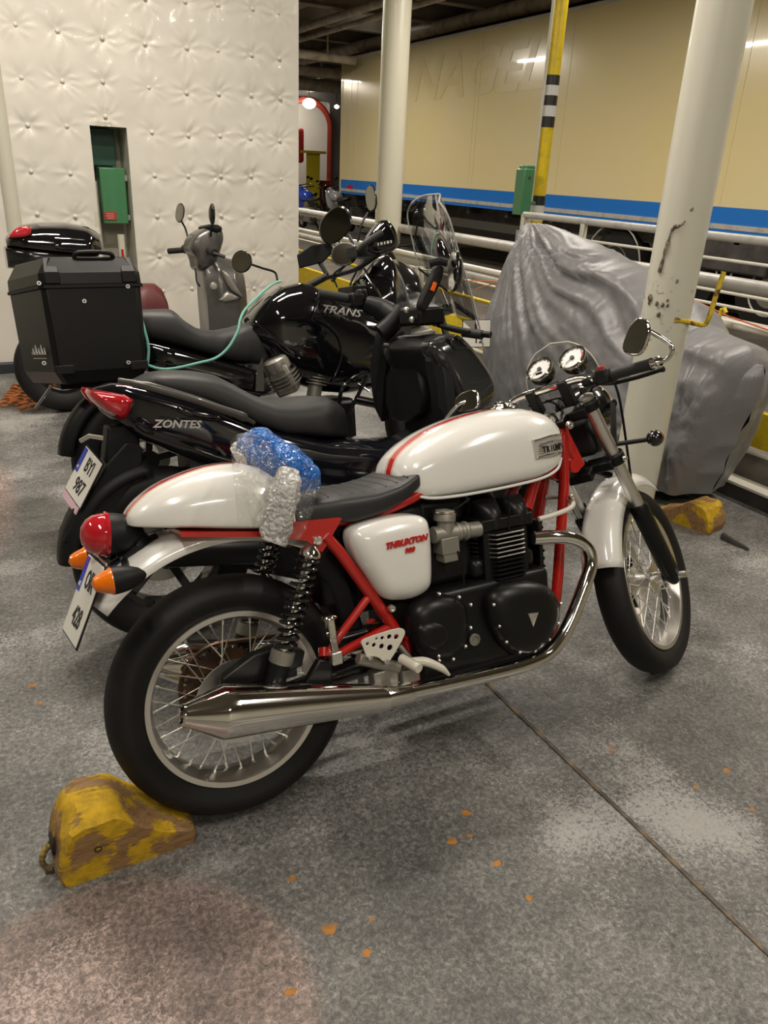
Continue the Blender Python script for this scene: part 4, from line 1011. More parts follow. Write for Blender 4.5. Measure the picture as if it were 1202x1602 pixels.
# what stands in the opening
GRN = M('green_machinery_paint', (.055, .20, .085), .38, coat=.3, bump=(20, .15, .004)); DGRN = M('dark_green_paint', (.02, .075, .05), .4)
gt = empty('green_cabinet', (HX0+.12, WY+.2, HZ0)); tag(gt, 'green metal control box with a red notice inside the wall opening', 'control box')
def C1(o): o.matrix_parent_inverse = Matrix.Translation(-Vector(gt.location)); return o
za, zb2 = onY(170, 262, WY+.12).z, onY(170, 350, WY+.12).z
C1(MB().bx(HX0+.055, HX1-.02, WY+.10, WY+.3, zb2, za).build('door', GRN, gt, bevel=.008))
C1(MB().bx(HX0+.0, HX1-.06, WY+.2, WY+.33, za+.01, HZ1-.01).build('upper_box', DGRN, gt, bevel=.006))
hn = MB(); hn.bx(HX1-.024, HX1-.008, WY+.085, WY+.11, zb2+.03, zb2+.07); hn.bx(HX1-.024, HX1-.008, WY+.085, WY+.11, za-.09, za-.05); C1(hn.build('latches', SCHROME, gt))
nq = onY(173, 338, WY+.095)
no_ = C1(MB().bx(nq.x-.045, nq.x+.045, WY+.094, WY+.1, nq.z-.03, nq.z+.03).build('notice', M('red_notice', (.40, .03, .02), .5), gt))
nm_ = MB()
for k, (wa, wb) in enumerate(((-.030, .028), (-.032, .030), (-.026, .024))): nm_.bx(nq.x+wa, nq.x+wb, WY+.0925, WY+.095, nq.z+.014-.016*k, nq.z+.019-.016*k)
for o_ in build_split(nm_, 'notice_line', M('pale_notice_ink', (.55, .35, .3), .5), no_): pass
pp_ = MB(); pp_.rod((HX0+.02, WY+.15, HZ0), (HX0+.02, WY+.15, za-.1), .018, 10); pp_.rod((HX1-.09, WY+.1, HZ0-.0), (HX1-.09, WY+.1, HZ0+.45), .03, 12)
C1(pp_.build('pipes', CREAM, gt))
C1(MB().rod((HX1-.10, WY+.04, HZ0+.1), (HX1-.10, WY+.04, onY(180, 390, WY+.04).z), .009, 8).build('red_rod', REDT, gt))

# trailer
TX = 8.5; ty0, ty1 = 1.0, onX(534, 200, TX).y; tz0 = onX(534, 302, TX).z; tz1 = onX(536, 93, TX).z
tr = empty('semi_trailer', (TX, ty0, 0)); tag(tr, 'long cream box semi-trailer with a blue lower band standing in the lane', 'trailer')
def TT(o): o.matrix_parent_inverse = Matrix.Translation(-Vector(tr.location)); return o
CRM = M('cream_trailer_paint', (.70, .59, .30), .22, coat=.5, var=(.7, (.70, .60, .36), .3, .7))
TT(MB().bx(TX, TX+2.55, ty0, ty1, tz0, tz1).build('box_body', CRM, tr, bevel=.02))
BLU = M('blue_trailer_band', (.015, .16, .55), .3, coat=.3)
zbt = onX(534, 280.5, TX).z
TT(MB().bx(TX-.006, TX+.01, ty0, ty1, tz0+.0, zbt).build('blue_band', BLU, tr))
ar = MB(); ar.bx(TX-.016, TX, ty0, ty1, tz0+.05, tz0+.11)
y = ty0+.2
while y < ty1: ar.ell((TX-.018, y, tz0+.08), (.006, .012, .012), 8, 5); y += .35
TT(ar.build('side_rail', GREYPIPE, tr))
TT(MB().bx(TX-.012, TX+.05, ty0, ty1, tz1-.04, tz1+.015).build('roof_edge', PAINTW, tr))
TT(MB().bx(TX-.012, TX+.05, ty1-.05, ty1+.012, tz0, tz1).build('rear_frame', CRM, tr))
se = MB()
for u in (549, 558, 739, 745, 880, 1150):
    yy = onX(u, 200, TX).y; se.bx(TX-.005, TX, yy-.012, yy+.012, zbt, tz1)
for o_ in build_split(se, 'panel_seam', CRM, tr): TT(o_)
GH = M('ghost_lettering_paint', (.64, .535, .28), .3, coat=.3)
def tposs(u, v): p = onX(u, v, TX-.004); return p
pa, pb2 = tposs(735, 118), tposs(870, 105)
tx_ = text('NAGEL', 1.0, pa, (0, -1, 0), (0, 0, 1), GH, tr, ext=.001, shear=.25, sx=1.3, bold=.02); tx_.matrix_parent_inverse = Matrix.Translation(-Vector(tr.location))
dm = MB(); c0 = tposs(548, 293)
dm.add([c0+V(-.004, .22, 0), c0+V(-.004, 0, .06), c0+V(-.004, -.22, 0), c0+V(-.004, 0, -.06)], [(0, 1, 2, 3)])
TT(dm.build('side_mark', REDT, tr))
un = MB(); un.bx(TX+.35, TX+.5, ty0, ty1-.3, tz0-.25, tz0); un.bx(TX+2.05, TX+2.2, ty0, ty1-.3, tz0-.25, tz0)
for k in range(14): un.bx(TX+.1, TX+2.45, ty0+1+k*1.2, ty0+1.08+k*1.2, tz0-.12, tz0)
un.bx(TX+.1, TX+2.4, ty1-.5, ty1-.35, tz0-.5, tz0-.3)
TT(un.build('chassis', DARKS, tr))
gz1 = onX(720, 370, TX+.05).z; sg2 = MB(); sg2.bx(TX+.05, TX+.08, onX(850, 388, TX+.05).y, ty1-.6, gz1-.1, gz1+.05); TT(sg2.build('side_guard', BROWNST, tr))
for Yw in (6.3, 7.65, 9.0):
    wq = MB().lathe([(.12, -.16), (.30, -.17), (.50, -.14), (.52, -.08), (.52, .08), (.50, .14), (.12, .16)], (TX+.35, Yw, .42), (1, 0, 0), n=40, cap=True); TT(wq.build('wheel', RUB, tr))
    TT(MB().lathe([(.001, -.12), (.10, -.13), (.12, -.18), (.25, -.15), (.29, -.18), (.30, -.16)], (TX+.35, Yw, .42), (1, 0, 0), n=32).build('wheel_rim', DALU, tr))
    fd = MB(); fd.tube([(TX+.15, Yw+.58*cos(a), .42+.58*sin(a)) for a in [pi*k/14 for k in range(15)]], .012, 6); TT(fd.build('mudguard', GREYPIPE, tr))
tk = MB(); q = onX(1150, 395, TX+.1); tk.bx(TX+.1, TX+.7, q.y-.5, q.y+.5, q.z-.25, q.z+.2); TT(tk.build('pallet_box', DARKS, tr, bevel=.03))

# yellow banded pole with green valve box
PX = 4.95; pY = onX(840, 335, PX).y
pole = empty('banded_pole', (PX, pY, 0)); tag(pole, 'yellow steel pole with black and white bands in front of the trailer', 'pole')
def PP(o): o.matrix_parent_inverse = Matrix.Translation(-Vector(pole.location)); return o
pr = 1.0*abs(onX(852, 250, PX).y-onX(874, 250, PX).y)*.5*.62
def pz(v): u = 868-(v)*.092; return onY(u, v, pY).z
PP(MB().rod((PX, pY, -.1), (PX, pY, 4.4), pr, 28).build('pole_shaft', YEL, pole))
WB_ = M('band_white', (.62, .62, .60), .4); BB_ = M('band_black', (.015, .015, .015), .4)
for a, b, mt in ((117, 133, BB_), (133, 149, WB_), (149, 165, BB_), (165, 182, WB_), (182, 199, BB_), (306, 321, BB_), (321, 345, WB_)):
    PP(MB().rod((PX, pY, pz(a)), (PX, pY, pz(b)), pr+.003, 28).build('band', mt, pole))
cx_ = onY(848, 100, pY-.05).x-.02
PP(MB().rod((PX-pr-.045, pY-.03, .2), (PX-pr-.045, pY-.03, 4.4), .014, 10).build('conduit', CREAM, pole))
gx = onY(819, 300, pY-.08); gz0, gz1_ = onY(819, 336, pY-.08).z, onY(819, 264, pY-.08).z
gb = empty('valve_box', (gx.x, pY-.1, 0)); tag(gb, 'green box mounted beside the yellow banded pole', 'electrical box')
o = MB().bx(gx.x-.06, gx.x+.05, pY-.15, pY-.02, gz0, gz1_).bx(gx.x-.04, gx.x+.07, pY-.13, pY-.03, (gz0+gz1_)/2, gz1_+.03).build('housing', GRN, gb, bevel=.008); o.matrix_parent_inverse = Matrix.Translation(-Vector(gb.location))
o = MB().rod((gx.x+.02, pY-.08, gz0+.1), (PX, pY, gz0+.1), .018, 10).build('bracket', GRN, gb); o.matrix_parent_inverse = Matrix.Translation(-Vector(gb.location))
bpm = MB(); bpm.rod((gx.x, pY-.155, (gz0+gz1_)/2+.12), (gx.x, pY-.14, (gz0+gz1_)/2+.12), .015, 12); o = bpm.build('button', DARKS, gb); o.matrix_parent_inverse = Matrix.Translation(-Vector(gb.location))

# ceiling with beams and pipes
CEM = M('dark_deckhead_paint', (.20, .17, .13), .6, var=(3, (.28, .24, .19), .4, .7), bump=(15, .4, .02))
LCE = M('beige_duct_paint', (.50, .44, .35), .5, var=(5, (.26, .21, .16), .4, .7))
ZC = 4.6
st('ceiling', MB().bx(-7, 16, -5, 40, ZC, ZC+.1), CEM, ang=0)
bm_ = MB()
for k in range(18): y = 6+k*1.8; bm_.bx(-4, 16, y, y+.02, ZC-.38, ZC); bm_.bx(-4, 16, y-.09, y+.11, ZC-.40, ZC-.38)
for x in (3.2, 6.4, 9.6, 12.8): bm_.bx(x, x+.02, -4, 38, ZC-.30, ZC); bm_.bx(x-.1, x+.12, -4, 38, ZC-.32, ZC-.30)
st('trim_6', bm_, CEM)
for i, (x, z, r) in enumerate(((6.9, 4.10, .07), (7.3, 4.05, .05), (8.9, 4.12, .12), (10.3, 4.05, .10), (5.4, 4.05, .06), (11.3, 4.0, .16))):
    tag(MB().rod((x, 6, z), (x, 27, z), r, 12).build('ceiling_pipe', LCE), ['beige pipe under the ceiling nearest the far column', 'thin beige pipe under the ceiling beside the far column', 'thick duct under the ceiling above the trailer roof', 'beige duct under the ceiling past the trailer', 'slim pipe under the ceiling above the guard fence', 'widest duct under the ceiling in the far right'][i], 'pipe', 'ceiling pipes')
for i, (x0, x1, y, r) in enumerate(((5, 8.3, 17.2, .08), (5, 13, 19.8, .11), (5, 13, 22.9, .16))):
    tag(MB().rod((x0, y, 3.70), (x1, y, 3.70), r, 12).rod(((x0+x1)/2+1, y, 3.7), ((x0+x1)/2+1, y, ZC-.005), .02, 8).rod((x0+.6, y, 3.7), (x0+.6, y, ZC-.005), .02, 8).build('cross_duct', LCE), ['nearest cross pipe below the ceiling', 'middle cross pipe below the ceiling', 'farthest and thickest cross duct below the ceiling'][i], 'pipe', 'cross pipes under the ceiling')
# far bulkhead with arched doorway
FY = 27.0
ax0, ax1 = onY(440, 250, FY).x, onY(515, 250, FY).x; az = onY(500, 158, FY).z
bw = MB(); bw.bx(ax1, 16, FY, FY+.2, -.1, ZC); bw.bx(-7, ax0, FY, FY+.2, 0, ZC); bw.bx(ax0, ax1, FY, FY+.2, az, ZC)
st('wall_far', bw, M('far_bulkhead_grey', (.22, .21, .19), .6))
R_ = (ax1-ax0)/2; acx = (ax0+ax1)/2; pth = [(ax1, FY-.05, 0), (ax1, FY-.05, az-R_*.9)]+[(acx+R_*cos(a), FY-.05, az-R_*.9+R_*.9*sin(a)) for a in [pi/2*k/8 for k in range(1, 9)]]+[(acx+R_*cos(a), FY-.05, az-R_*.9+R_*.9*sin(a)) for a in [pi/2+pi/2*k/8 for k in range(1, 9)]]+[(ax0, FY-.05, 0)]
st('door_1', MB().tube(pth, .10, 8), M('red_door_frame', (.50, .06, .035), .5))
st('wall_room', MB().bx(8, 16, FY+3, FY+3.1, 0, ZC), M('far_white_wall', (.55, .52, .46), .5))
lamp((ax0+ax1)/2+.2, FY+1.6, 4.3, 1.2, .3, 90)
ya = onY(489, 270, FY-1.5); yl = MB(); yl.bx(ya.x-.22, ya.x+.22, FY-1.6, FY-1.5, 0, onY(489, 236, FY-1.5).z); yl.bx(ya.x-.4, ya.x+.4, FY-1.7, FY-1.4, onY(489, 240, FY-1.5).z, onY(489, 236, FY-1.5).z)
tag(yl.build('yellow_post', M('deep_yellow', (.55, .42, .02), .5)), 'wide yellow steel post in the far arched doorway', 'post')
rp_ = MB(); q = onY(500, 294, FY-1.2); rp_.bx(q.x-.3, q.x+.3, FY-1.4, FY-1.2, 0, onY(500, 282, FY-1.2).z); tag(rp_.build('red_box', M('dull_red', (.22, .02, .02), .5)), 'dull red box on the floor of the far doorway', 'box')
q = onY(470, 235, FY-.2); tag(MB().bx(q.x-.6, q.x+.14, FY-.25, FY+.01, onY(470, 255, FY-.2).z, onY(470, 200, FY-.2).z).build('red_wall_panel', M('bright_red', (.48, .03, .02), .4), bevel=.1, bs=3), 'bright red panel peeking out beside the quilted wall edge', 'panel')  # plain red panel set against the far bulkhead
# small ceiling lights in view
EMI = M('lamp_glow', (1, 1, 1), .5, emit=((1, .95, .85), 9))
for i, (u, v, Y, s) in enumerate(((598, 16, 16.2, .10), (677, 20, 18.2, .06), (484, 162, 26.5, .22), (527, 167, 25.5, .08))):
    p = onY(u, v, Y); g = MB().ell(p, (s, s, s*.7), 14, 8).build('ceiling_light', EMI); tag(g, ['small bright lamp glowing behind the top of the far column', 'tiny bright lamp above the trailer roof edge', 'round bright lamp shining over the far arched doorway', 'small lamp right of the arched doorway'][i], 'lamp', 'small lamps of the far deck')
    MB().rod((p.x, p.y, p.z), (p.x, p.y, ZC), .012, 6).build('hanger', DARKS, g)
# orange A-frame stand far behind

# ================= things around the main motorcycle =================
from mathutils import noise as NZ
def slab(FR, top, bot, yt, yb, wl, nu=3, nl=3, k=.4, n=24, seg=40, x0=None, x1=None):
    """body lofted along x between an upper and a lower side profile, both traced on the frame's own planes"""
    T_ = sorted(FR.P(top, yt)); B_ = sorted(FR.P(bot, yb))
    a = x0 if x0 is not None else max(T_[0][0], B_[0][0]); b = x1 if x1 is not None else min(T_[-1][0], B_[-1][0])
    rs = []
    for i in range(n+1):
        t = i/n; x = a+(b-a)*t; zt = lerp1(T_, x); zb = lerp1(B_, x); zb = min(zb, zt-.01)
        rs.append(superring(x, zb, zt, lerp1(wl, t), nu, nl, k, n=seg))
    return rs
def road_wheel(parent, name, c, R, hw, rr, mtx=None, spokes=5, mat=None):
    T_ = Matrix.Translation(c); w_ = empty(name, parent=parent); w_.matrix_local = (mtx @ T_) if mtx is not None else T_
    MB().lathe(tyre_prof(R, hw, rr, hw*.72), (0, 0, 0), n=56).build('tyre', TYRE, w_, ang=50)
    m = MB().lathe([(rr, -hw*.7), (rr-.02, -hw*.68), (rr-.024, 0), (rr-.02, hw*.68), (rr, hw*.7), (rr-.012, 0)], (0, 0, 0), n=56, closed=True)
    for k in range(spokes): a = 2*pi*k/spokes; m.beam((.03*cos(a), 0, .03*sin(a)), ((rr-.015)*cos(a+.12), 0, (rr-.015)*sin(a+.12)), .03, .03, up=(0, 1, 0))
    m.lathe([(.0, -.06), (.045, -.06), (.045, .06), (.0, .06)], (0, 0, 0), n=24); m.build('rim', mat or BLK, w_)
    MB().lathe([(.07, .062), (.12, .062), (.12, .067), (.07, .067)], (0, 0, 0), n=40, closed=True).build('brake_disc', SCHROME, w_)
    return w_
def wheel_fork(parent, Fr, t0, t1, y, mtx):
    for s_ in (-1, 1):
        MB().tube([Fr.fk(t1, .05, s_*y), Fr.fk(t0+.25, .05, s_*y), Fr.fk(t0+.249, .05, s_*y), Fr.fk(t0, .05, s_*y)], [.019, .019, .026, .024], 14).build('fork_leg', SATIN, parent, mtx=mtx)

# ---------- black maxi scooter right behind the main motorcycle ----------
Z = Frame((.50, 2.40, 0), 0, .20, .45, wb=1.46, rake=.47)
zt_ = empty('maxi_scooter', mw=Z.mw()); tag(zt_, 'glossy black maxi scooter with clear tall screen parked right behind the white motorcycle', 'scooter')
ZB = Z.B
road_wheel(zt_, 'rear_wheel', (0, 0, .305), .305, .07, .19)
road_wheel(zt_, 'front_wheel', (1.46, 0, .30), .30, .055, .19, mtx=Z.S)
wheel_fork(zt_, Z, .33, .80, .085, Z.S)
zw = [(0, .03), (.12, .11), (.35, .155), (.6, .17), (1, .15)]
rs = slab(Z, [(206, 597), (235, 583), (262, 579), (300, 580), (330, 585), (352, 596), (385, 614), (410, 623), (440, 625), (480, 620), (510, 621), (530, 631), (548, 650), (560, 672), (562, 684)],
          [(206, 602), (262, 612), (330, 632), (400, 664), (450, 682), (500, 686), (562, 690)], -.02, -.15, [(0, .06), (.1, .12), (.3, .145), (.6, .165), (.85, .15), (1, .06)], 2.8, 4, .35, n=36)
sz = MB().loft(rs).build('seat', LEATH2, zt_, ang=60)
rs = slab(Z, [(142, 612), (180, 600), (206, 600), (262, 612), (330, 632), (400, 662), (500, 685), (600, 690), (640, 700), (720, 720)],
          [(142, 616), (170, 650), (230, 694), (300, 722), (360, 744), (450, 765), (560, 790), (720, 800)], -.10, -.18, [(0, .015), (.08, .09), (.25, .15), (.5, .185), (1, .20)], 4, 4, .55, n=36)
MB().loft(rs).build('tail_body', NAVYB, zt_, ang=50)
# lower belly / engine mass
MB().loft(slab(Z, [(300, 700), (360, 735), (560, 775), (760, 790)], [(300, 870), (400, 900), (560, 930), (760, 930)], -.14, -.14, [(0, .09), (.2, .14), (1, .17)], 5, 5, .5)).build('engine_cover', MATTE, zt_, ang=50)
MB().loft(slab(Z, [(190, 720), (230, 730), (300, 760), (360, 790)], [(190, 800), (230, 815), (300, 830), (360, 850)], -.04, -.05, [(0, .06), (1, .08)], 3, 3, .5, n=16)).build('rear_hugger', MATTE, zt_, ang=50)
fender(95, 175, lambda t: .345, .085, 0, .305, drop=.05, n=16).build('rear_fender', MATTE, zt_, solid=.006, ang=60)
# grab rail
g = MB().tube(smooth_path([ZB(185, 596, -.13), ZB(230, 604, -.165), ZB(300, 624, -.18), ZB(345, 640, -.18), ZB(375, 650, -.17), ZB(398, 662, -.15)]), [.010]*6+[.014]*18+[.016]*3+[.008]*4, 12, flat=.6)
g.build('grab_rail', GREYP, zt_)
MB().pillow(chaikin(Z.P([(275, 636), (300, 640), (340, 648), (352, 655), (335, 661), (300, 655), (283, 647)], -.18), 2), -.165, -.192, rim=.4, shr=.6).build('grab_pocket', GLOSSB, zt_, ang=60)
# tail lamp
tlz = chaikin(Z.P([(134, 609), (160, 611), (212, 620), (208, 640), (196, 662), (172, 650), (150, 634)], -.11), 1)
MB().pillow(tlz, -.03, -.150, rim=.4, shr=.6).build('tail_lamp_lens', REDL, zt_, ang=50)
mir_ = [(x, z) for x, z in tlz]; MB().pillow(mir_, .06, .135, rim=.4, shr=.6).build('tail_lamp_lens', REDL, zt_, ang=50)
MB().pillow(chaikin(Z.P([(206, 657), (228, 664), (245, 680), (230, 680), (215, 670)], -.14), 1), -.12, -.165, rim=.4, shr=.5).build('side_reflector', SMOKE, zt_)
MB().beam(ZB(340, 700, -.17), ZB(352, 712, -.17), .02, .008).build('fastener', GREYP, zt_)
# plate carrier
pcz = MB().prism(chaikin(Z.P([(184, 690), (220, 690), (218, 730), (170, 805), (104, 846), (94, 842), (116, 808)], -.02), 1), -.07, .09); pcz.build('plate_carrier', MATTE, zt_, bevel=.008)
bz = MB().prism(Z.P([(165, 665), (215, 660), (215, 720), (180, 740), (160, 720)], -.0), -.05, .05); bz.build('carrier_bracket', MATTE, zt_, bevel=.01)
n0, n1 = ZB(160, 720, -.09), ZB(125, 790+12, -.09); f0, f1 = ZB(136, 691, .09), ZB(101, 770, .09)
c_ = (n0+n1+f0+f1)/4; d1 = ((n1-n0)+(f1-f0)).normalized(); s1 = ((n0-f0)+(n1-f1)).normalized(); d1 = (d1-s1*d1.dot(s1)).normalized()
licence_plate(zt_, c_, s1, d1, .092, .080, 'BYI', '987', s=.066)
PNK = M('pink_sticker', (.62, .42, .48), .5)
MB().box(c_+d1*.095, (.17, .022, .004), Matrix((s1, d1, d1.cross(s1))).transposed()).build('dealer_strip', PNK, zt_)
MB().tube([ZB(126, 690, .12), ZB(140, 682, .10), ZB(165, 686, .02)], .008, 8).build('plate_lamp', CLEAR and SCHROME, zt_)
text('ZONTES', .034, ZB(277, 664, -.186), (1, 0, -.12), (0, 0, 1), M('silver_lettering', (.60, .58, .55), .3, .5), zt_, ext=.002, shear=.25, sx=1.15, bold=.0008)
# front: leg shield, glove lid, tunnel, nose
MB().loft(slab(Z, [(560, 690), (600, 690), (640, 690), (720, 700)], [(560, 760), (720, 800)], -.10, -.12, [(0, .13), (1, .16)], 4, 4, .5, n=10)).build('floor_tunnel', NAVYB, zt_, ang=50)
xr_ = ZB(694, 575, -.19).x
ls = Z.P([(676, 538), (690, 526), (716, 520), (760, 600), (800, 700), (800, 830), (700, 830), (712, 740), (704, 660), (696, 590)], -.19)
MB().prism(ls, -.19, .19).build('leg_shield', MATTE, zt_, bevel=.025, bs=3)
# storage lid and side wings on the face turned to the rider
def face(u, v, d=0): return Z.BX(u, v, xr_-.004-d)
c4 = [face(607, 566), face(655, 560), face(672, 640), (face(640, 664)), face(606, 652)]
pc4 = chaikin([tuple(q) for q in c4], 1); cc4 = sum((Vector(q) for q in pc4), V(0, 0, 0))/len(pc4)
MB().loft([[Vector(q)+V(.02, 0, 0) for q in pc4], [Vector(q) for q in pc4], [cc4+(Vector(q)-cc4)*.93+V(-.014, 0, 0) for q in pc4], [cc4+(Vector(q)-cc4)*.5+V(-.016, 0, 0) for q in pc4]]).build('glove_lid', MATTE, zt_, ang=40)
q4 = [face(610, 563, .016), face(653, 560, .016), face(656, 573, .016), face(611, 577, .016)]
MB().loft([q4, [q+V(.006, 0, 0) for q in q4]]).build('lid_strip', M('brushed_grey_strip', (.14, .125, .12), .3, .3), zt_, bevel=.002)
w4 = MB()
for pts in ([(584, 575), (592, 520), (606, 508), (612, 540), (604, 600), (600, 660), (590, 640)], [(668, 530), (688, 528), (700, 590), (706, 660), (690, 690), (684, 620), (672, 565)]):
    q5 = [face(u, v) for u, v in pts]; c5 = sum(q5, V(0, 0, 0))/len(q5); w4.loft([[q+V(.03, 0, 0) for q in q5], [q+V(-.01, 0, 0) for q in q5], [c5+(q-c5)*.55+V(-.035, 0, 0) for q in q5]])
build_split(w4, 'shield_wing', MATTE, zt_, ang=30, bevel=.004)
sc4 = [face(640, 668), face(690, 700), face(660, 760), face(600, 690)]
MB().loft([sc4, [q+V(-.08, 0, -.03) for q in sc4]]).build('knee_panel', SATIN, zt_, bevel=.02)
nb = chaikin(Z.P([(668, 540), (690, 530), (716, 520), (732, 532), (752, 556), (776, 592), (780, 615), (770, 640), (745, 660), (722, 650), (700, 600)], -.20), 2)
MB().pillow(nb, -.13, -.222, rim=.5, shr=.45, steps=5).build('nose_panel', M('charcoal_panel_gloss', (.022, .023, .024), .17, 0, coat=.8), zt_, ang=50)
MB().pillow([(x, z) for x, z in nb], .13, .222, rim=.5, shr=.45, steps=5).build('nose_panel', bpy.data.materials['charcoal_panel_gloss'], zt_, ang=50)
MB().prism(nb, -.14, .14).build('nose_core', MATTE, zt_, bevel=.03)
MB().pillow(Z.P([(702, 530), (716, 525), (738, 548), (708, 548)], -.222), -.2, -.226, rim=.5, shr=.4).build('vent', GLOSSB, zt_)
# windscreen
near = smooth_path([ZB(u, v, -.20) for u, v in ((757, 545), (748, 500), (735, 450), (718, 395), (705, 345), (697, 315))], 4)
far = smooth_path([ZB(u, v, .20) for u, v in ((668, 470), (661, 440), (652, 405), (644, 370), (637, 338), (636, 318))], 4)
rows = []
for i, (a, b) in enumerate(zip(near, far)):
    t = i/(len(near)-1); row = []
    nar = 1-.30*max(0, (t-.7)/.3)**2.5
    for j in range(15):
        s_ = -1+2*j/14; p = (a+b)/2+(b-a)/2*s_*nar; p = p+V(.05*(1-s_*s_), 0, .03*(1-s_**4)*(t > .7)*(t-.7)/.3); row.append(p)
    rows.append(row)
ws = MB().loft(rows, ringclosed=False).build('windscreen', CLEAR, zt_, ang=80)
loop = [r[0] for r in rows]+rows[-1]+[r[-1] for r in rows[::-1]]
MB().tube(loop, .0032, 6).build('screen_edge', M('acrylic_edge', (.45, .45, .43), .2, 0, coat=.5), ws)
# handlebar with guards and mirrors
hbz = [ZB(500, 460, .33), ZB(545, 468, .30), ZB(600, 490, .22), ZB(640, 500, .12), ZB(665, 500, .02), ZB(700, 512, -.10), ZB(735, 520, -.22), ZB(768, 524, -.30)]
MB().tube(smooth_path(hbz, 4), .012, 12).build('handlebar', SATIN, zt_)
MB().tube([ZB(499, 459, .33), ZB(545, 467, .30)], .019, 16).build('grip', GRIPM, zt_)
MB().tube([ZB(725, 520, -.2), ZB(755, 524, -.27)], .017, 16).build('grip', GRIPM, zt_)
sg = MB().box(ZB(557, 470, .28), (.06, .05, .06)); sg.box(ZB(566, 462, .28), (.04, .04, .05)); sg.build('switch_gear', SATIN, zt_, bevel=.01)
MB().tube(smooth_path([ZB(572, 474, .26), ZB(600, 486, .22), ZB(622, 500, .16)]), [.03, .034, .036, .04, .042, .044, .044, .046, .046, .046, .046, .046, .044], 18).build('bar_shroud', MATTE, zt_)
MB().tube(smooth_path([ZB(628, 486, .16), ZB(612, 508, .16), ZB(596, 522, .17)]), .040, 14).build('bar_shroud', MATTE, zt_)
ck = MB(); ck.box(ZB(660, 495, 0), (.12, .16, .07)); ck.box(ZB(640, 490, .10), (.06, .08, .05)); ck.build('bar_clamp', SATIN, zt_, bevel=.012)
pc = MB()
for (u, v) in ((636, 485), (645, 500), (668, 498), (680, 506), (690, 502)): pc.ell(ZB(u, v, -.05), (.012, .012, .012), 10, 6)
build_split(pc, 'bar_bolt', SCHROME, zt_)
MB().tube(smooth_path([ZB(690, 510, -.12), ZB(712, 515, -.2), ZB(735, 520, -.28)]), .007, 8).build('lever', SATIN, zt_)
g1 = MB().prism(chaikin(Z.P([(653, 482), (655, 470), (676, 425), (684, 414), (692, 418), (688, 440), (668, 480), (660, 488)], -.18), 1), -.165, -.20); g1.build('hand_guard', MATTE, zt_, bevel=.01)
MB().beam(ZB(676, 455, -.205), ZB(681, 442, -.205), .012, .012).build('side_reflector', M('orange_reflector', (.8, .12, .01), .3), zt_)
MB().tube([ZB(672, 412, -.18), ZB(690, 408, -.20), ZB(700, 412, -.21)], .014, 8).build('mirror_stalk', MATTE, zt_)
def mirror(parent, c, ru, rv, fwd, roll=0, mat=BLK, gm=MIR, nm='mirror', depth=.03, pw=2.3, mtx=None):
    """oval mirror head facing along fwd (glass side)"""
    g = empty(nm, parent=parent)
    if mtx is not None: g.matrix_local = mtx
    f = Vector(fwd).normalized(); u = f.cross(Vector((0, 0, 1))).normalized(); v = u.cross(f)
    u, v = u*cos(roll)+v*sin(roll), v*cos(roll)-u*sin(roll)
    o = [(ru*math.copysign(abs(cos(a))**(2/pw), cos(a)), rv*math.copysign(abs(sin(a))**(2/pw), sin(a))) for a in [2*pi*k/32 for k in range(32)]]
    MB().loft([[c+u*(a*k)+v*(b*k)-f*d for a, b in o] for k, d in ((1, 0), (1.04, depth*.2), (.95, depth*.6), (.7, depth*.95), (.3, depth*1.1))]).build('mirror_shell', mat, g, ang=60)
    MB().loft([[c+u*(a*.93)+v*(b*.93)+f*d for a, b in o] for d in (-.001, .001)]).build('mirror_glass', gm, g)
    return g
BACK = Vector((-.8, -.55, .1))
mirror(zt_, ZB(708, 424, -.24), .050, .070, (-.95, .25, .1), roll=-.2)
MB().tube([ZB(655, 420, 0), ZB(700, 455, -.02)], .004, 6).build('screen_strut', SATIN, zt_)
# exhaust of the scooter and stand
MB().lathe([(.0, 0), (.05, .0), (.055, .02), (.055, .32), (.03, .40), (.0, .40)], V(-.05, -.17, .36), (1, 0, -.15), n=24).build('muffler', SATIN, zt_)
MB().beam(V(.45, .14, .28), V(.5, .30, .07), .03, .02).build('side_stand', SATIN, zt_)

# ---------- black touring motorcycle with the big box ----------
T = Frame((.64, 3.32, 0), 0, .20, .40, wb=1.52, rake=.49)
tb_ = empty('touring_motorcycle', mw=T.mw()); tag(tb_, 'black touring motorcycle carrying a big black luggage box, second row behind', 'motorcycle')
TB = T.B
road_wheel(tb_, 'rear_wheel', (0, 0, .32), .32, .07, .22)
road_wheel(tb_, 'front_wheel', (1.52, 0, .33), .33, .055, .24, mtx=T.S)
wheel_fork(tb_, T, .35, .95, .10, T.S)
fender(60, 170, lambda t: .37, .08, 0, .32, drop=.05, n=18).build('rear_fender', MATTE, tb_, solid=.006, ang=60)
MB().loft(slab(T, [(200, 486), (223, 484), (263, 483), (273, 490), (282, 500), (303, 513), (334, 517), (362, 512), (384, 505), (405, 510), (425, 522), (440, 540), (449, 556)],
               [(200, 515), (232, 530), (299, 547), (370, 568), (417, 573), (449, 565)], -.02, -.13, [(0, .10), (.25, .14), (.6, .13), (.85, .11), (1, .04)], 3, 3.5, .4, n=34)).build('seat', LEATH2, tb_, ang=60)
MB().loft(slab(T, [(195, 530), (232, 530), (299, 547), (370, 568), (410, 580)], [(195, 560), (232, 580), (299, 600), (370, 620), (410, 625)], -.10, -.14, [(0, .07), (.3, .14), (1, .14)], 4, 4, .5, n=20)).build('side_cover', GLOSSB, tb_, ang=50)
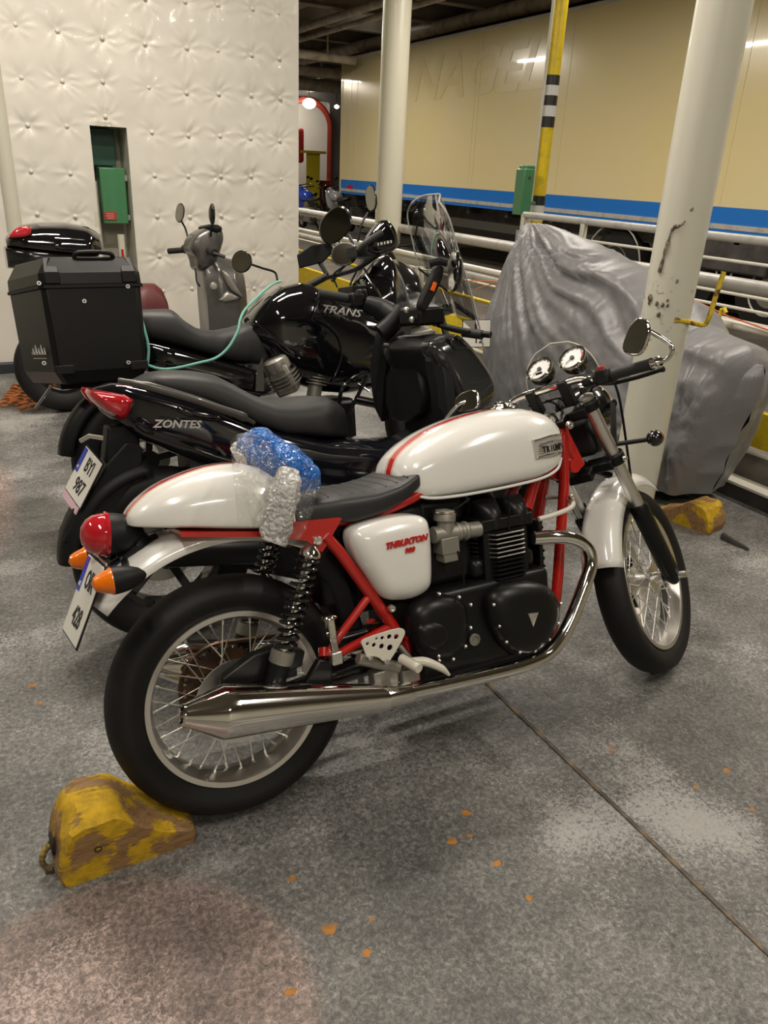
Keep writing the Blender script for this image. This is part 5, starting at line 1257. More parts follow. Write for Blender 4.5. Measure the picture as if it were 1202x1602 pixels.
MB().loft(slab(T, [(384, 500), (398, 478), (415, 460), (435, 448), (460, 442), (480, 446), (498, 456), (520, 470), (560, 485), (600, 500), (640, 520)],
               [(384, 515), (410, 545), (440, 575), (470, 600), (520, 615), (560, 618), (600, 610), (640, 600)], 0.0, -.17, [(0, .10), (.15, .16), (.4, .185), (.7, .19), (1, .16)], 2.6, 3, .55, n=36)).build('fuel_tank', GLOSSB, tb_, ang=50)
sd_ = MB(); sd_.tube(smooth_path([TB(497, 456, -.17), TB(496, 480, -.195), TB(488, 500, -.2)]), .0045, 6); sd_.tube(smooth_path([TB(495, 500, -.195), TB(515, 510, -.20), TB(532, 530, -.20), TB(534, 560, -.19), TB(520, 600, -.18)]), .004, 6)
sd_.tube(smooth_path([TB(400, 505, -.13), TB(430, 528, -.16), TB(460, 555, -.18)]), .004, 6); build_split(sd_, 'panel_seam', BLK, tb_)
text('TRANS', .050, TB(533, 487, -.205), (1, 0, -.16), (0, 0, 1), bpy.data.materials['silver_lettering'], tb_, ext=.004, shear=.35, sx=1.3)
e_ = empty('engine', parent=tb_)
cyl = MB(); a, b = TB(455, 612, -.10), TB(432, 568, -.11)
cyl.tube([a, b], [.075, .075], 4); cyl.build('rear_cylinder', ALU, e_, bevel=.015)
hd_ = MB(); ax_ = (b-a).normalized()
hd_.lathe([(.0, .03), (.045, .03), (.062, .02), (.066, 0), (.066, -.03)], b, ax_, n=20); 
for k in range(4): hd_.lathe([(.06, -.05-k*.018), (.078, -.05-k*.018), (.078, -.056-k*.018), (.06, -.056-k*.018)], b, ax_, n=20, closed=True)
hd_.build('cylinder_cover', ALU, e_)
a2, b2 = TB(490, 625, -.10), TB(498, 575, -.10); m = MB(); m.rod(a2, b2, .035, 14)
for k in range(5): m.lathe([(.03, .02+k*.014), (.055, .02+k*.014), (.055, .026+k*.014), (.03, .026+k*.014)], a2.lerp(b2, .35), (b2-a2), n=18, closed=True)
m.build('front_cylinder', DALU, e_)
MB().bx(.45, 1.0, -.14, .14, .25, .52).build('crankcase', SATIN, e_, bevel=.03)
bo_ = MB(); bo_.prism(T.P([(402, 578), (411, 560), (413, 612), (400, 612)], -.16), -.155, -.165); bo_.build('heel_guard', GREYP, tb_)
cbr = MB(); cbr.tube(smooth_path([TB(530, 640, -.18), TB(535, 610, -.20), TB(552, 592, -.22), TB(575, 583, -.22)]), .010, 8); cbr.tube([TB(575, 588, -.22), TB(545, 650, -.20)], .009, 8); cbr.tube([TB(560, 600, -.2), TB(578, 612, -.22)], .006, 8)
cbr.build('crash_bar', BLK, tb_)
MB().tube([TB(556, 625, -.2), TB(590, 632, -.22)], .022, 12).build('foot_peg', BLK, tb_)
# fairing and smoked screen
MB().loft(slab(T, [(560, 440), (585, 405), (600, 398), (615, 420), (632, 455), (642, 490), (648, 520)], [(560, 500), (600, 560), (648, 560)], 0, -.12, [(0, .13), (.5, .17), (1, .10)], 2.5, 3, .5, n=20)).build('fairing', GLOSSB, tb_, ang=50)
for s_, pts in ((-1, [(572, 428), (588, 450), (600, 470), (622, 478)]),): MB().tube(smooth_path([TB(u, v, -.14) for u, v in pts]), .006, 8).build('fairing_stay', CHROME, tb_)
# handlebar, guards
hbt = [TB(466, 455, .36), TB(500, 438, .32), TB(530, 430, .20), TB(560, 420, 0), TB(590, 400, -.2), TB(610, 385, -.34)]
MB().tube(smooth_path(hbt, 4), .011, 12).build('handlebar', SATIN, tb_)
MB().tube([TB(478, 450, .36), TB(512, 432, .3)], .018, 12).build('grip', GRIPM, tb_)
hgL = MB().loft([[TB(u, v, y) for u, v in pts] for y, pts in ((.40, [(466, 400), (488, 385), (516, 382), (522, 392), (505, 408), (470, 418)]), (.36, [(464, 398), (487, 382), (518, 379), (524, 392), (506, 411), (468, 421)]))])
hgL.build('hand_guard', MATTE, tb_, bevel=.008)
lv_ = MB(); lv_.tube([TB(500, 410, .38), TB(512, 430, .33)], .012, 8); lv_.tube(smooth_path([TB(520, 440, .3), TB(534, 420, .3), TB(545, 410, .28)]), .01, 8); lv_.tube(smooth_path([TB(528, 450, .2), TB(522, 430, .22), TB(538, 415, .2)]), .005, 6); build_split(lv_, 'lever', SATIN, tb_)
gR = chaikin(T.P([(576, 372), (590, 352), (603, 341), (616, 350), (626, 372), (624, 388), (610, 396), (588, 398), (577, 390)], -.34), 1)
hr = MB().pillow(gR, -.30, -.36, rim=.4, shr=.5).build('hand_guard', GLOSSB, tb_, ang=50)
GW = M('guard_lettering', (.65, .65, .62), .4)
mk = MB()
for k in range(5): mk.box(TB(592+k*5, 382-k*1.0, -.363), (.007+.004*(k % 2), .002, .012))
mk.build('guard_marks', GW, hr)
MB().tube(smooth_path([TB(560, 392, -.36), TB(575, 378, -.38), TB(597, 364, -.37)]), .014, 10).build('grip', GRIPM, tb_)
mirror(tb_, TB(524, 352, .30), .100, .082, (-.85, -.55, .15), roll=-.55, depth=.02, gm=M('dark_mirror_glass', (.30, .29, .27), .06, 1))
mirror(tb_, TB(538, 397, .05), .070, .056, (-.8, -.6, .25), roll=.05)
mirror(tb_, TB(580, 310, -.10), .034, .060, (-.95, -.3, .05), roll=-.15, depth=.02)
ms = MB(); ms.tube(smooth_path([TB(576, 333, -.10), TB(566, 350, -.12), TB(560, 378, -.12)]), .0055, 8); ms.tube([TB(545, 368, .2), TB(560, 392, .05)], .008, 8); ms.build('mirror_stalk', SATIN, tb_)
cbx = MB(); cbx.box(TB(565, 395, -.05), (.10, .12, .05)); cbx.box(TB(560, 465, 0), (.14, .16, .10)); cbx.tube(smooth_path([TB(560, 420, .1), TB(548, 450, .1), TB(560, 480, .05)]), .006, 6); cbx.tube(smooth_path([TB(570, 420, -.05), TB(585, 450, -.05), TB(575, 480, -.05)]), .006, 6)
cbx.build('cockpit', SATIN, tb_, bevel=.012)
# luggage box: bevelled body, lid, corner guards, handle
bxg = empty('top_case', parent=tb_)
OY = -.235
def bxp(u, v): p = TB(u, v, OY); return p
nl_, nr_ = bxp(64, 452), bxp(221, 460); bl_, br_ = bxp(88, 598), bxp(214, 600)
x0, x1 = nl_.x, nr_.x+.004; zt2 = (nl_.z+nr_.z)/2+.022; zb3 = (bl_.z+br_.z)/2+.022; W_ = .43
xs0, xs1 = x0+.0, x1-.0
ca, sa = 0, 0
def boxring(z, ins, ch):
    a0, a1, b0, b1 = x0+ins, x1-ins, OY+ins, OY+W_-ins; ch = ch*.5
    return [(a0+ch, b0, z), (a1-ch, b0, z), (a1, b0+ch, z), (a1, b1-ch, z), (a1-ch, b1, z), (a0-.09+ch, b1, z), (a0-.09, b1-ch, z), (a0, b0+ch, z)]
MB().loft([boxring(zb3-.02, .035, .03), boxring(zb3+.03, .008, .035), boxring(zt2-.005, 0, .035)]).build('box_body', SATIN, bxg, ang=20, bevel=.004)
zl = bxp(64, 430).z
MB().loft([boxring(zt2+.004, -.004, .035), boxring(zt2+.05, -.002, .035), boxring(zt2+.112, .035, .04)]).build('box_lid', SATIN, bxg, ang=20, bevel=.005)
MB().loft([boxring(zt2-.006, -.008, .036), boxring(zt2+.006, -.008, .036)]).build('box_seal', MATTE, bxg, ang=20)
cg = MB()
for xx in (x0+.045, x1-.045):
    cg.bx(xx-.028, xx+.028, OY-.010, OY+.01, zt2+.01, zt2+.055)
    cg.add([(xx-.028, OY-.009, zt2+.05), (xx+.028, OY-.009, zt2+.05), (xx+.022, OY+.045, zt2+.112), (xx-.022, OY+.045, zt2+.112), (xx-.028, OY+.01, zt2+.045), (xx+.028, OY+.01, zt2+.045), (xx+.022, OY+.05, zt2+.10), (xx-.022, OY+.05, zt2+.10)], [(0, 1, 2, 3), (4, 5, 6, 7), (0, 1, 5, 4), (1, 2, 6, 5), (2, 3, 7, 6), (3, 0, 4, 7)])
    cg.bx(xx-.035, xx+.035, OY-.004, OY+.02, zb3+.02, zb3+.055)
build_split(cg, 'corner_guard', MATTE, bxg, bevel=.003)
zh = zt2+.10; MB().tube(smooth_path([(x0+.14, OY+.045, zh-.01), (x0+.145, OY+.03, zh+.022), (x0+.18, OY+.028, zh+.028), (x1-.13, OY+.028, zh+.028), (x1-.095, OY+.03, zh+.02), (x1-.09, OY+.045, zh-.01)]), .009, 10).build('carry_handle', MATTE, bxg)
scw = MB()
for (u, v) in ((61, 443), (200, 448), (132, 471), (69, 568), (201, 567)):
    p = TB(u, v, OY-.006); scw.lathe([(.0035, -.003), (.008, -.003), (.008, .003), (.0035, .003)], p, (0, 1, 0), n=14, closed=True)
build_split(scw, 'screw', M('bright_screw', (.75, .75, .72), .3, .6), bxg)
sq = MB()
lf = lambda t, z: V(x0-.003-.09*t, OY+W_*t, z)
for k in range(5): sq.tube(smooth_path([lf(.12+.085*k, zb3+.10), lf(.14+.085*k, zb3+.125+.012*(k % 2)), lf(.165+.085*k, zb3+.10), lf(.185+.085*k, zb3+.108)], 3), .0022, 6)
sq.tube([lf(.12, zb3+.085), lf(.5, zb3+.085)], .0018, 6)
build_split(sq, 'logo_stroke', bpy.data.materials['silver_lettering'], bxg)
rk = MB(); rk.bx(x0+.03, x1+.1, -.12, .12, zb3-.045, zb3-.018); rk.beam((x1+.05, -.1, zb3-.03), (.15, -.1, .62), .02, .02); rk.beam((x1+.05, .1, zb3-.03), (.15, .1, .62), .02, .02); rk.build('rear_rack', MATTE, tb_, bevel=.004)
MB().beam(TB(80, 605, 0), TB(55, 640, 0), .03, .01).build('rear_reflector_arm', GREYP, tb_)
MB().beam(V(.5, .14, .28), V(.55, .30, .07), .03, .02).build('side_stand', SATIN, tb_)
# teal rope over the touring motorcycle
ROPE = M('teal_rope', (.16, .42, .34), .7, bump=(200, .6, .003))
rp1 = smooth_path([TB(439, 440, -.02), TB(425, 446, -.06), TB(405, 463, -.10), TB(384, 484, -.14), TB(376, 500, -.17), TB(372, 518, -.19), TB(358, 543, -.20), TB(338, 560, -.21), TB(310, 568, -.215), TB(275, 576, -.215), TB(250, 577, -.215), TB(228, 570, -.2)], 5)
rp2 = smooth_path([TB(221, 497, -.2), TB(226, 515, -.21), TB(232, 540, -.215), TB(232, 560, -.215), TB(229, 578, -.21)], 5)
rope = MB().tube([T.W(p) for p in rp1], .0058, 8).tube([T.W(p) for p in rp2], .0058, 8).build('rope', ROPE); tag(rope, 'pale teal rope slung over the black tank and seat beside the luggage box', 'rope')

# ---------- grey scooter against the wall ----------
G = Frame((.53, 5.35, 0), 0, .12, .30, wb=1.34, rake=.47)
gs = empty('grey_scooter', mw=G.mw()); tag(gs, 'grey scooter with maroon seat and black top box parked nearest the quilted wall', 'scooter')
GB = G.B
q = G.M.transposed() @ (onZ(95, 641)-G.o)
road_wheel(gs, 'rear_wheel', (0, 0, .29), .29, .065, .17)
road_wheel(gs, 'front_wheel', (1.34, 0, .28), .28, .055, .17, mtx=G.S)
MB().loft(slab(G, [(180, 480), (200, 455), (223, 443), (240, 443), (252, 452), (262, 478), (266, 490)], [(180, 500), (266, 500)], 0, -.1, [(0, .1), (.5, .13), (1, .10)], 2.5, 4, .3, n=16)).build('seat', M('maroon_vinyl', (.10, .018, .018), .5), gs, ang=60)
MB().loft(slab(G, [(60, 470), (180, 500), (266, 500), (320, 520)], [(60, 520), (180, 560), (320, 600)], -.08, -.12, [(0, .10), (1, .15)], 4, 4, .5, n=16)).build('body', GREYP, gs, ang=50)
MB().loft([[(x, y, z) for x, y in ((-.05, -.1), (.3, -.1), (.3, .1), (-.05, .1))] for z in (.25, .5)]).build('engine_case', MATTE, gs, bevel=.03)
MB().bx(.35, 1.0, -.14, .14, .28, .40).build('floor_board', MATTE, gs, bevel=.03)
tc_ = empty('top_case', parent=gs)
ctop = [(8, 372), (14, 362), (30, 352), (60, 347), (100, 347), (135, 353), (155, 364), (164, 380), (166, 390)]
MB().loft(slab(G, ctop, [(8, 384), (60, 392), (120, 398), (166, 396)], -.04, -.18, [(0, .10), (.15, .19), (.5, .22), (.85, .20), (1, .10)], 2.2, 5, .15, n=24)).build('case_lid', GLOSSB, tc_, ang=60)
MB().loft(slab(G, [(8, 384), (166, 396)], [(14, 420), (160, 425)], -.18, -.16, [(0, .12), (.2, .19), (.8, .19), (1, .12)], 4, 4, .5, n=12)).build('case_base', BLK, tc_, ang=60)
MB().pillow(chaikin(G.P([(10, 372), (25, 356), (45, 354), (48, 364), (42, 371), (20, 373)], -.10), 1), -.08, -.205, rim=.9, shr=.5).build('case_reflector', REDL, tc_, ang=50)
MB().tube([V(.0, -.05, .55), GB(90, 425, -.05)], .02, 8).build('case_rack', MATTE, gs)
# leg shield, head
MB().loft(slab(G, [(312, 410), (318, 402), (340, 400), (362, 405), (378, 425), (392, 465), (398, 500)], [(312, 500), (330, 560), (398, 560)], 0, -.16, [(0, .12), (.3, .18), (.7, .17), (1, .08)], 2.6, 4, .5, n=20)).build('leg_shield', GREYP, gs, ang=50)
MB().pillow(chaikin(G.P([(345, 418), (358, 428), (372, 452), (386, 470), (362, 455), (352, 440)], -.19), 1), -.15, -.20, rim=.3, shr=.4).build('silver_panel', GREYP2, gs, ang=40)
MB().pillow(chaikin(G.P([(355, 455), (362, 458), (382, 468), (340, 475)], -.19), 1), -.15, -.195, rim=.3, shr=.4).build('silver_panel', GREYP2, gs, ang=40)
MB().lathe([(.0, -.006), (.020, -.005), (.024, 0), (.024, .01)], GB(335, 447, -.19), (0, 1, 0), n=18).build('ignition_lock', SCHROME, gs)
MB().pillow(chaikin(G.P([(300, 372), (310, 362), (330, 352), (345, 352), (352, 370), (346, 392), (336, 420), (310, 426), (306, 400), (296, 390)], -.08), 2), .10, -.12, rim=.7, shr=.4).build('handlebar_cover', GREYP, gs, ang=50)
MB().pillow(chaikin(G.P([(318, 356), (325, 350), (345, 352), (348, 362), (335, 368)], -.08), 1), .08, -.13, rim=.7, shr=.4).build('dash_hood', MATTE, gs, ang=50)
MB().tube([GB(264, 393, .3), GB(290, 391, .2)], .02, 14).tube([GB(288, 390, .2), GB(300, 388, .14)], .03, 12).build('grip', GRIPM, gs)
MB().tube([GB(328, 392, -.14), GB(336, 396, -.22)], .026, 14).tube([GB(334, 396, -.22), GB(352, 402, -.26)], .012, 8).build('grip', GRIPM, gs)
mirror(gs, GB(281, 333, .22), .036, .062, (-.85, -.55, .0), roll=.35, depth=.02)
mirror(gs, GB(333, 335, -.16), .030, .064, (.95, .25, .0), roll=-.12, depth=.02, gm=MATTE)
MB().tube(smooth_path([GB(284, 346, .22), GB(291, 360, .22), GB(296, 382, .18)]), .007, 8).tube(smooth_path([GB(330, 352, -.16), GB(330, 370, -.14)]), .007, 8).build('mirror_stalk', SATIN, gs)
MB().tube(smooth_path([GB(306, 420, -.1), GB(308, 440, -.13), GB(313, 448, -.13)]), .006, 6).build('bag_hook', MATTE, gs)
# round mirror on a long arm, belongs to the touring motorcycle
mirror(tb_, TB(378, 409, .12), .052, .050, (-.7, -.7, .1), roll=0, depth=.015, pw=2)
MB().tube(smooth_path([TB(394, 414, .12), TB(412, 420, .12), TB(430, 426, .12), TB(434, 438, .1)]), .0055, 8).build('mirror_stalk', SATIN, tb_)

# ---------- generic small motorcycle for the far deck ----------
def small_bike(label, loc, rz, body, seat_m=LEATH, group='motorcycles parked far behind', lean=.18, label_mat=None):
    r = empty('parked_motorcycle', mw=Matrix.Translation(loc) @ Matrix.Rotation(rz, 4, 'Z') @ Matrix.Rotation(-lean, 4, 'X'))
    tag(r, label, 'motorcycle', group)
    for x in (0, 1.38):
        w_ = MB().lathe(tyre_prof(.31, .06, .22, .045), (x, 0, .31), n=32); w_.build('tyre', RUB, r)
        m = MB().lathe([(.22, -.03), (.20, -.03), (.20, .03), (.22, .03)], (x, 0, .31), n=32, closed=True)
        for k in range(5): a = 2*pi*k/5; m.beam((x, 0, .31), (x+.2*cos(a), 0, .31+.2*sin(a)), .02, .03, up=(0, 1, 0))
        m.build('rim', SCHROME, r)
    tk_ = [(.50, .78, .90, .10), (.60, .76, .98, .14), (.80, .76, 1.02, .15), (.95, .78, 1.0, .13), (1.05, .84, .94, .07)]
    MB().loft([superring(*q, n=20) for q in interp(tk_, 3)]).build('fuel_tank', body, r, ang=60)
    se_ = [(-.25, .86, .90, .05), (-.1, .80, .88, .11), (.1, .78, .87, .12), (.35, .74, .84, .13), (.52, .76, .86, .10)]
    MB().loft([superring(*q, n=20) for q in interp(se_, 3)]).build('seat', seat_m, r, ang=60)
    fa = [(.95, .55, .80, .10), (1.05, .50, 1.02, .16), (1.18, .55, 1.10, .17), (1.32, .70, 1.05, .12), (1.40, .80, .95, .05)]
    MB().loft([superring(*q, n=20) for q in interp(fa, 3)]).build('fairing', body, r, ang=60)
    e2 = MB(); e2.bx(.42, .90, -.15, .15, .22, .60); e2.bx(.55, .8, -.11, .11, .6, .76); e2.build('engine', DALU, r, bevel=.03)
    f2 = MB()
    for s_ in (-1, 1): f2.rod((1.38, s_*.08, .31), (1.12, s_*.08, .95), .024, 10)
    f2.build('fork', SATIN, r)
    h = MB(); h.tube([(.98, -.36, 1.06), (1.10, -.18, 1.06), (1.12, .18, 1.06), (.98, .36, 1.06)], .014, 8)
    for s_ in (-1, 1): h.tube([(1.05, s_*.25, 1.06), (1.05, s_*.30, 1.22)], .006, 6); h.ell((1.04, s_*.32, 1.25), (.02, .06, .04), 12, 8)
    h.build('handlebar', BLK, r)
    MB().lathe([(.0, 0), (.045, 0), (.05, .3), (.03, .45)], (-.1, -.16, .36), (1, 0, -.1), n=16).build('muffler', CHROME, r)
    x2 = MB(); x2.tube([(.45, -.1, .32), (0, -.1, .31)], .025, 8); x2.tube([(.45, .1, .32), (0, .1, .31)], .025, 8); x2.tube([(-.15, 0, .80), (-.32, 0, .50)], .02, 8); x2.build('swing_arm', SATIN, r)
    return r
BLUEP = M('bright_blue_paint', (.02, .06, .42), .2, 0, coat=1); GREYB = M('pale_grey_paint', (.32, .32, .31), .25, 0, coat=.8)
sb = [('bright blue sports motorcycle at the left end of the far row', 8.85, 21.0, 1.55, BLUEP), ('pale grey motorcycle second in the far row', 9.80, 21.2, 1.5, GREYB),
      ('black motorcycle third in the far row, beside the trailer tail', 10.75, 21.0, 1.6, GLOSSB), ('dark motorcycle showing under the rear of the trailer', 11.7, 21.4, 1.45, GLOSSB),
      ('blue and black motorcycle in the second far row by the arch', 10.1, 24.2, 1.55, BLUEP), ('black motorcycle deepest in the second far row', 11.1, 24.4, 1.5, GLOSSB)]
for lb, X_, Y_, rz, mt in sb: small_bike(lb, Vector((X_, Y_-.9, 0)), rz, mt)
# dark motorcycle whose plate shows through the scooter's screen
k2 = small_bike('dark motorcycle standing behind the tall clear screen, white plate at its tail', V(2.62, 3.95, 0), radians(78), BLK, group=None)
n0 = onY(742, 548-12, 3.72); cpl2 = onY(746, 522, 3.72)
ppl = empty('plate_holder', parent=k2); ppl.matrix_world = Matrix.Identity(4)
ppl.parent = k2; ppl.matrix_local = k2.matrix_world.inverted() if False else (Matrix.Translation(V(2.62, 3.95, 0)) @ Matrix.Rotation(radians(78), 4, 'Z') @ Matrix.Rotation(-.18, 4, 'X')).inverted()
a0, a1 = onY(728, 502, 3.74), onY(758, 552, 3.70); dd = (onY(763, 546, 3.7)-onY(748, 506, 3.74)).normalized(); s2 = V(.97, -.22, 0).normalized(); dd = (dd-s2*dd.dot(s2)).normalized()
lp = licence_plate(ppl, cpl2, s2, dd, .085, .075, 'K', '12', blue=False, s=.062); 
MB().rod(cpl2-dd*.08, cpl2-dd*.08+V(0, .25, .05), .015, 8).build('plate_bracket', MATTE, ppl)

# ---------- grey covered motorcycle ----------
CXX = 3.30
def ridge(v): return 1-abs(v)*2.2
def cover():
    RX = 3.32
    topp = [(820, 347), (842, 352), (880, 366), (940, 390), (1015, 428), (1085, 478), (1104, 512), (1140, 530), (1180, 546)]
    rp = sorted([(p.y, p.z) for p in [onX(u, v, RX) for u, v in topp]])
    ymin, ymax = rp[0][0]-.04, rp[-1][0]+.03
    pk = Vector((RX, rp[-1][0]-.02, rp[-1][1])); nY, nS = 170, 120; rings = []
    for i in range(nY+1):
        t = i/nY; y = ymin+(ymax-ymin)*t; zr = lerp1(rp, y)
        e0 = min(1, (y-ymin)/.09); e1 = min(1, (ymax-y)/.10)
        zr = zr-.08*(1-e0)**2-.06*(1-e1)**2
        w = lerp1([(0, .24), (.1, .29), (.35, .30), (.6, .30), (.85, .30), (1, .22)], t)
        tent = max(0, (t-.55)/.45)   # how pointed the ridge is
        rw = .62-.50*tent; rd = .07+.03*tent
        hem = .06+.06*NZ.noise(Vector((y*2.4, 0, 3)))
        row = []
        for j in range(nS+1):
            s = -1+2*j/nS; a = abs(s); sg = 1 if s > 0 else -1
            if a < .25: q = a/.25; x = w*rw*q; z = zr-rd*q**1.7
            else: q = (a-.25)/.75; x = w*(rw+(1.0-rw)*(1-(1-min(1, q*1.25))**1.8)); x -= .07*max(0, q-.55)/.45; z = zr-rd+(hem-(zr-rd))*q
            dy, dz = pk.y-y+.02, pk.z-z+.02; r = math.hypot(dy, dz); th = math.atan2(dz, dy)
            wob = .12*NZ.noise(Vector((y*2.3, z*2.3, sg*3)))
            at = min(1, max(0, r-.03)/.25)*math.exp(-max(0, r-.75)/.75)
            fold = .046*at*ridge(NZ.noise(Vector(((th+wob)*7.5, r*.35, sg*2))))+.020*at*ridge(NZ.noise(Vector(((th+wob*.7)*17, r*.7, sg*5+9))))+.008*at*ridge(NZ.noise(Vector(((th+wob)*36, r*1.5, 20))))
            # folds fanning out low from the tail corner
            dy2, dz2 = y-(ymin+.12), z-.42; r2 = math.hypot(dy2, dz2); th2 = math.atan2(dz2, dy2)
            a2 = min(1, r2/.15)*math.exp(-(r2/.75)**2)
            fold += .030*a2*ridge(NZ.noise(Vector((th2*4.2+wob, r2*.8, sg*3+4))))+.010*a2*ridge(NZ.noise(Vector((th2*11, r2*2, sg*3+14))))
            cr = ridge(NZ.noise(Vector((y*5+z*2, z*6-y*2, sg+7)))); fold += .010*cr*abs(cr)+.004*ridge(NZ.noise(Vector((y*14-z*6, z*15+y*6, sg+3))))+.02*NZ.noise(Vector((y*2.6, z*2.6, sg)))
            k = min(1, a/.2); P0 = Vector((RX+sg*(x+fold*k), y, z+fold*.35))
            if t < .4: P0.y += .24*(1-t/.4)*max(0, .62-z)
            if q_hem(a): P0.z += .02*NZ.noise(Vector((y*11, sg, 1)))*(a-.9)/.1
            ec = min(e0, e1)
            if ec < 1: P0.x = RX+(P0.x-RX)*(.55+.45*(1-(1-ec)**2)**.5); P0.y += (.02 if e0 < e1 else -.02)*0
            row.append(P0)
        rings.append(row)
    m = MB().loft(rings, ringclosed=False)
    for rr, d in ((rings[0], -1), (rings[-1], 1)):
        last = rr
        for s_ in (.92, .8, .6, .4, .2, .02):
            nw = [Vector((RX+(p.x-RX)*s_, p.y+d*(.035*(1-s_)+.020*ridge(NZ.noise(Vector((p.x*8, p.z*5, d)))))*(1-s_**4), p.z)) for p in rr]
            m.loft([last, nw], ringclosed=False); last = nw
    COV = M('grey_cover_cloth', (.185, .183, .187), .46, 0, bump=(60, .35, .004), sheen=.1)
    COV.node_tree.nodes['Principled BSDF'].inputs['Metallic'].default_value = .12
    o = m.build('covered_motorcycle', COV, ang=180)
    tag(o, 'motorcycle under a wrinkled silver-grey cover behind the cream column', 'motorcycle'); return o
def q_hem(a): return a > .9
cover()

# ---------- chocks ----------
def wood_paint(name, seed):
    m = M(name, (.3, .2, .1), .6); bs = m.node_tree.nodes['Principled BSDF']; tc = nd(m, 'ShaderNodeTexCoord').outputs['Object']
    mp = nd(m, 'ShaderNodeMapping'); mp.inputs['Scale'].default_value = (1, 5, 6); mp.inputs['Location'].default_value = (seed, 0, 0); lk(m, tc, mp.inputs['Vector'])
    wood = ramp(m, noise(m, mp.outputs[0], 14, 9, .75, .6), [(.3, (.12, .06, .022)), (.5, (.28, .155, .06)), (.7, (.40, .25, .12))])
    ye = ramp(m, noise(m, tc, 30, 6, .7), [(.3, (.36, .22, .008)), (.6, (.66, .40, .006))])
    ms_ = ramp(m, mth(m, 'ADD', noise(m, tc, 9.0, 3, .5), mth(m, 'MULTIPLY', noise(m, mp.outputs[0], 26, 6, .8), .35)), [(.655, (0, 0, 0)), (.69, (1, 1, 1))])
    lk(m, mixc(m, ms_, wood, ye), bs.inputs['Base Color'])
    bp = nd(m, 'ShaderNodeBump'); bp.inputs['Strength'].default_value = .7; bp.inputs['Distance'].default_value = .004
    lk(m, mth(m, 'ADD', noise(m, mp.outputs[0], 20, 8, .8), mth(m, 'MULTIPLY', ms_, .3)), bp.inputs['Height']); lk(m, bp.outputs['Normal'], bs.inputs['Normal']); return m
WPM = wood_paint('yellow_painted_wood', 0)
def chock(name, o, xd, L, H, D, label, mat, hole=True):
    xd = Vector(xd).normalized(); yd = Vector((-xd.y, xd.x, 0)); prof = [(0, 0), (-.008*L/.3, H*.25), (.006, H*.6), (.03, H*.9), (.06*L/.33, H), (.40*L, H*.99), (.46*L, H*.93), (.60*L, H*.64), (.76*L, H*.42), (.93*L, H*.27), (.985*L, H*.20), (L, H*.12), (L*.99, 0)]
    fin = []
    for (a, b), (c, d) in zip(prof, prof[1:]+prof[:1]):
        for k in range(4): fin.append((a+(c-a)*k/4, b+(d-b)*k/4))
    rings = []; nD = 16
    for i in range(nD+1):
        t = i/nD; e = min(t, 1-t)/.10; k = 1 if e >= 1 else (1-(1-e)**2)
        ring = []
        cx = L*.45; cz = H*.42
        for x, z in fin:
            sh = 1-.06*(1-k); X = cx+(x-cx)*sh; Zz = z if z < .002 else max(0, cz+(z-cz)*sh)
            p = Vector(o)+xd*X+yd*(D*t)+V(0, 0, Zz); n = .007*NZ.noise(p*18)+.004*NZ.noise(p*55)
            if z > .002: p += (V(0, 0, 1)+xd*-.5)*n
            ring.append(p)
        rings.append(ring)
    m = MB().loft(rings); ob = m.build(name, mat, ang=40)
    tag(ob, label, 'chock')
    if hole:
        c = Vector(o)+yd*(D*.42)+V(0, 0, H*.48)-xd*.004
        h_ = MB().lathe([(.0, .002), (.026, .002), (.028, -.004), (.021, -.006), (.020, .0)], c, xd, n=22); h_.build('drain_hole', M('hole_dark', (.015, .012, .01), .9), ob)
        r_ = MB(); pts = [c+xd*-.004+V(0, 0, 0), c-xd*.022+V(0, .0, -.02), c-xd*.028-V(0, .006, .045), c-xd*.012-V(0, .01, .070), c-xd*.022-V(0, .0, .075)]
        r_.tube(smooth_path(pts, 5), [.006+.003*random.random() for _ in range(21)], 10); r_.build('rope_end', M('frayed_rope', (.14, .10, .05), .9, bump=(90, 1, .006), var=(30, (.40, .30, .04), .5, .6)), ob)
        kn = MB(); q = Vector(o)+xd*(L*.27)+V(0, -.0005, H*.52); kn.lathe([(.006, 0), (.0085, -.001), (.0085, .002), (.006, .002)], q, (0, 1, 0), n=18, closed=True); kn.build('wood_knot', bpy.data.materials['hole_dark'], ob)
    return ob
oa = onZ(99, 1392); ob_ = onZ(311, 1316); Hc = onY(103, 1303, oa.y).z; dr = (ob_-oa)
far_y = onZ(90, 1226, Hc); Dc = min(.22, (far_y-V(oa.x, oa.y, Hc)).length)
print('CHOCK', oa, ob_, Hc, Dc, dr.length)
chock('wheel_chock', oa, dr, dr.length, Hc, Dc, 'big yellow-painted wooden chock with worn paint under the white motorcycle rear tyre', WPM)
o2 = onZ(1142, 832); chock('wheel_chock', V(3.20, 2.26, 0), (-.2, 1, 0), .30, .13, .16, 'small yellow wooden chock under the hem of the grey cover', WPM, hole=False)
sr_ = MB().tube(smooth_path([onZ(1130, 838, .015), onZ(1148, 848, .012), onZ(1165, 856, .01), onZ(1172, 860, .008)], 4), [.02, .02, .018, .018, .016, .016, .014, .012, .010, .009, .008, .007, .006], 8, flat=.5).build('strap_end', M('dark_strap', (.05, .045, .04), .8)); tag(sr_, 'dark strap end lying on the deck beside the small chock', 'strap')

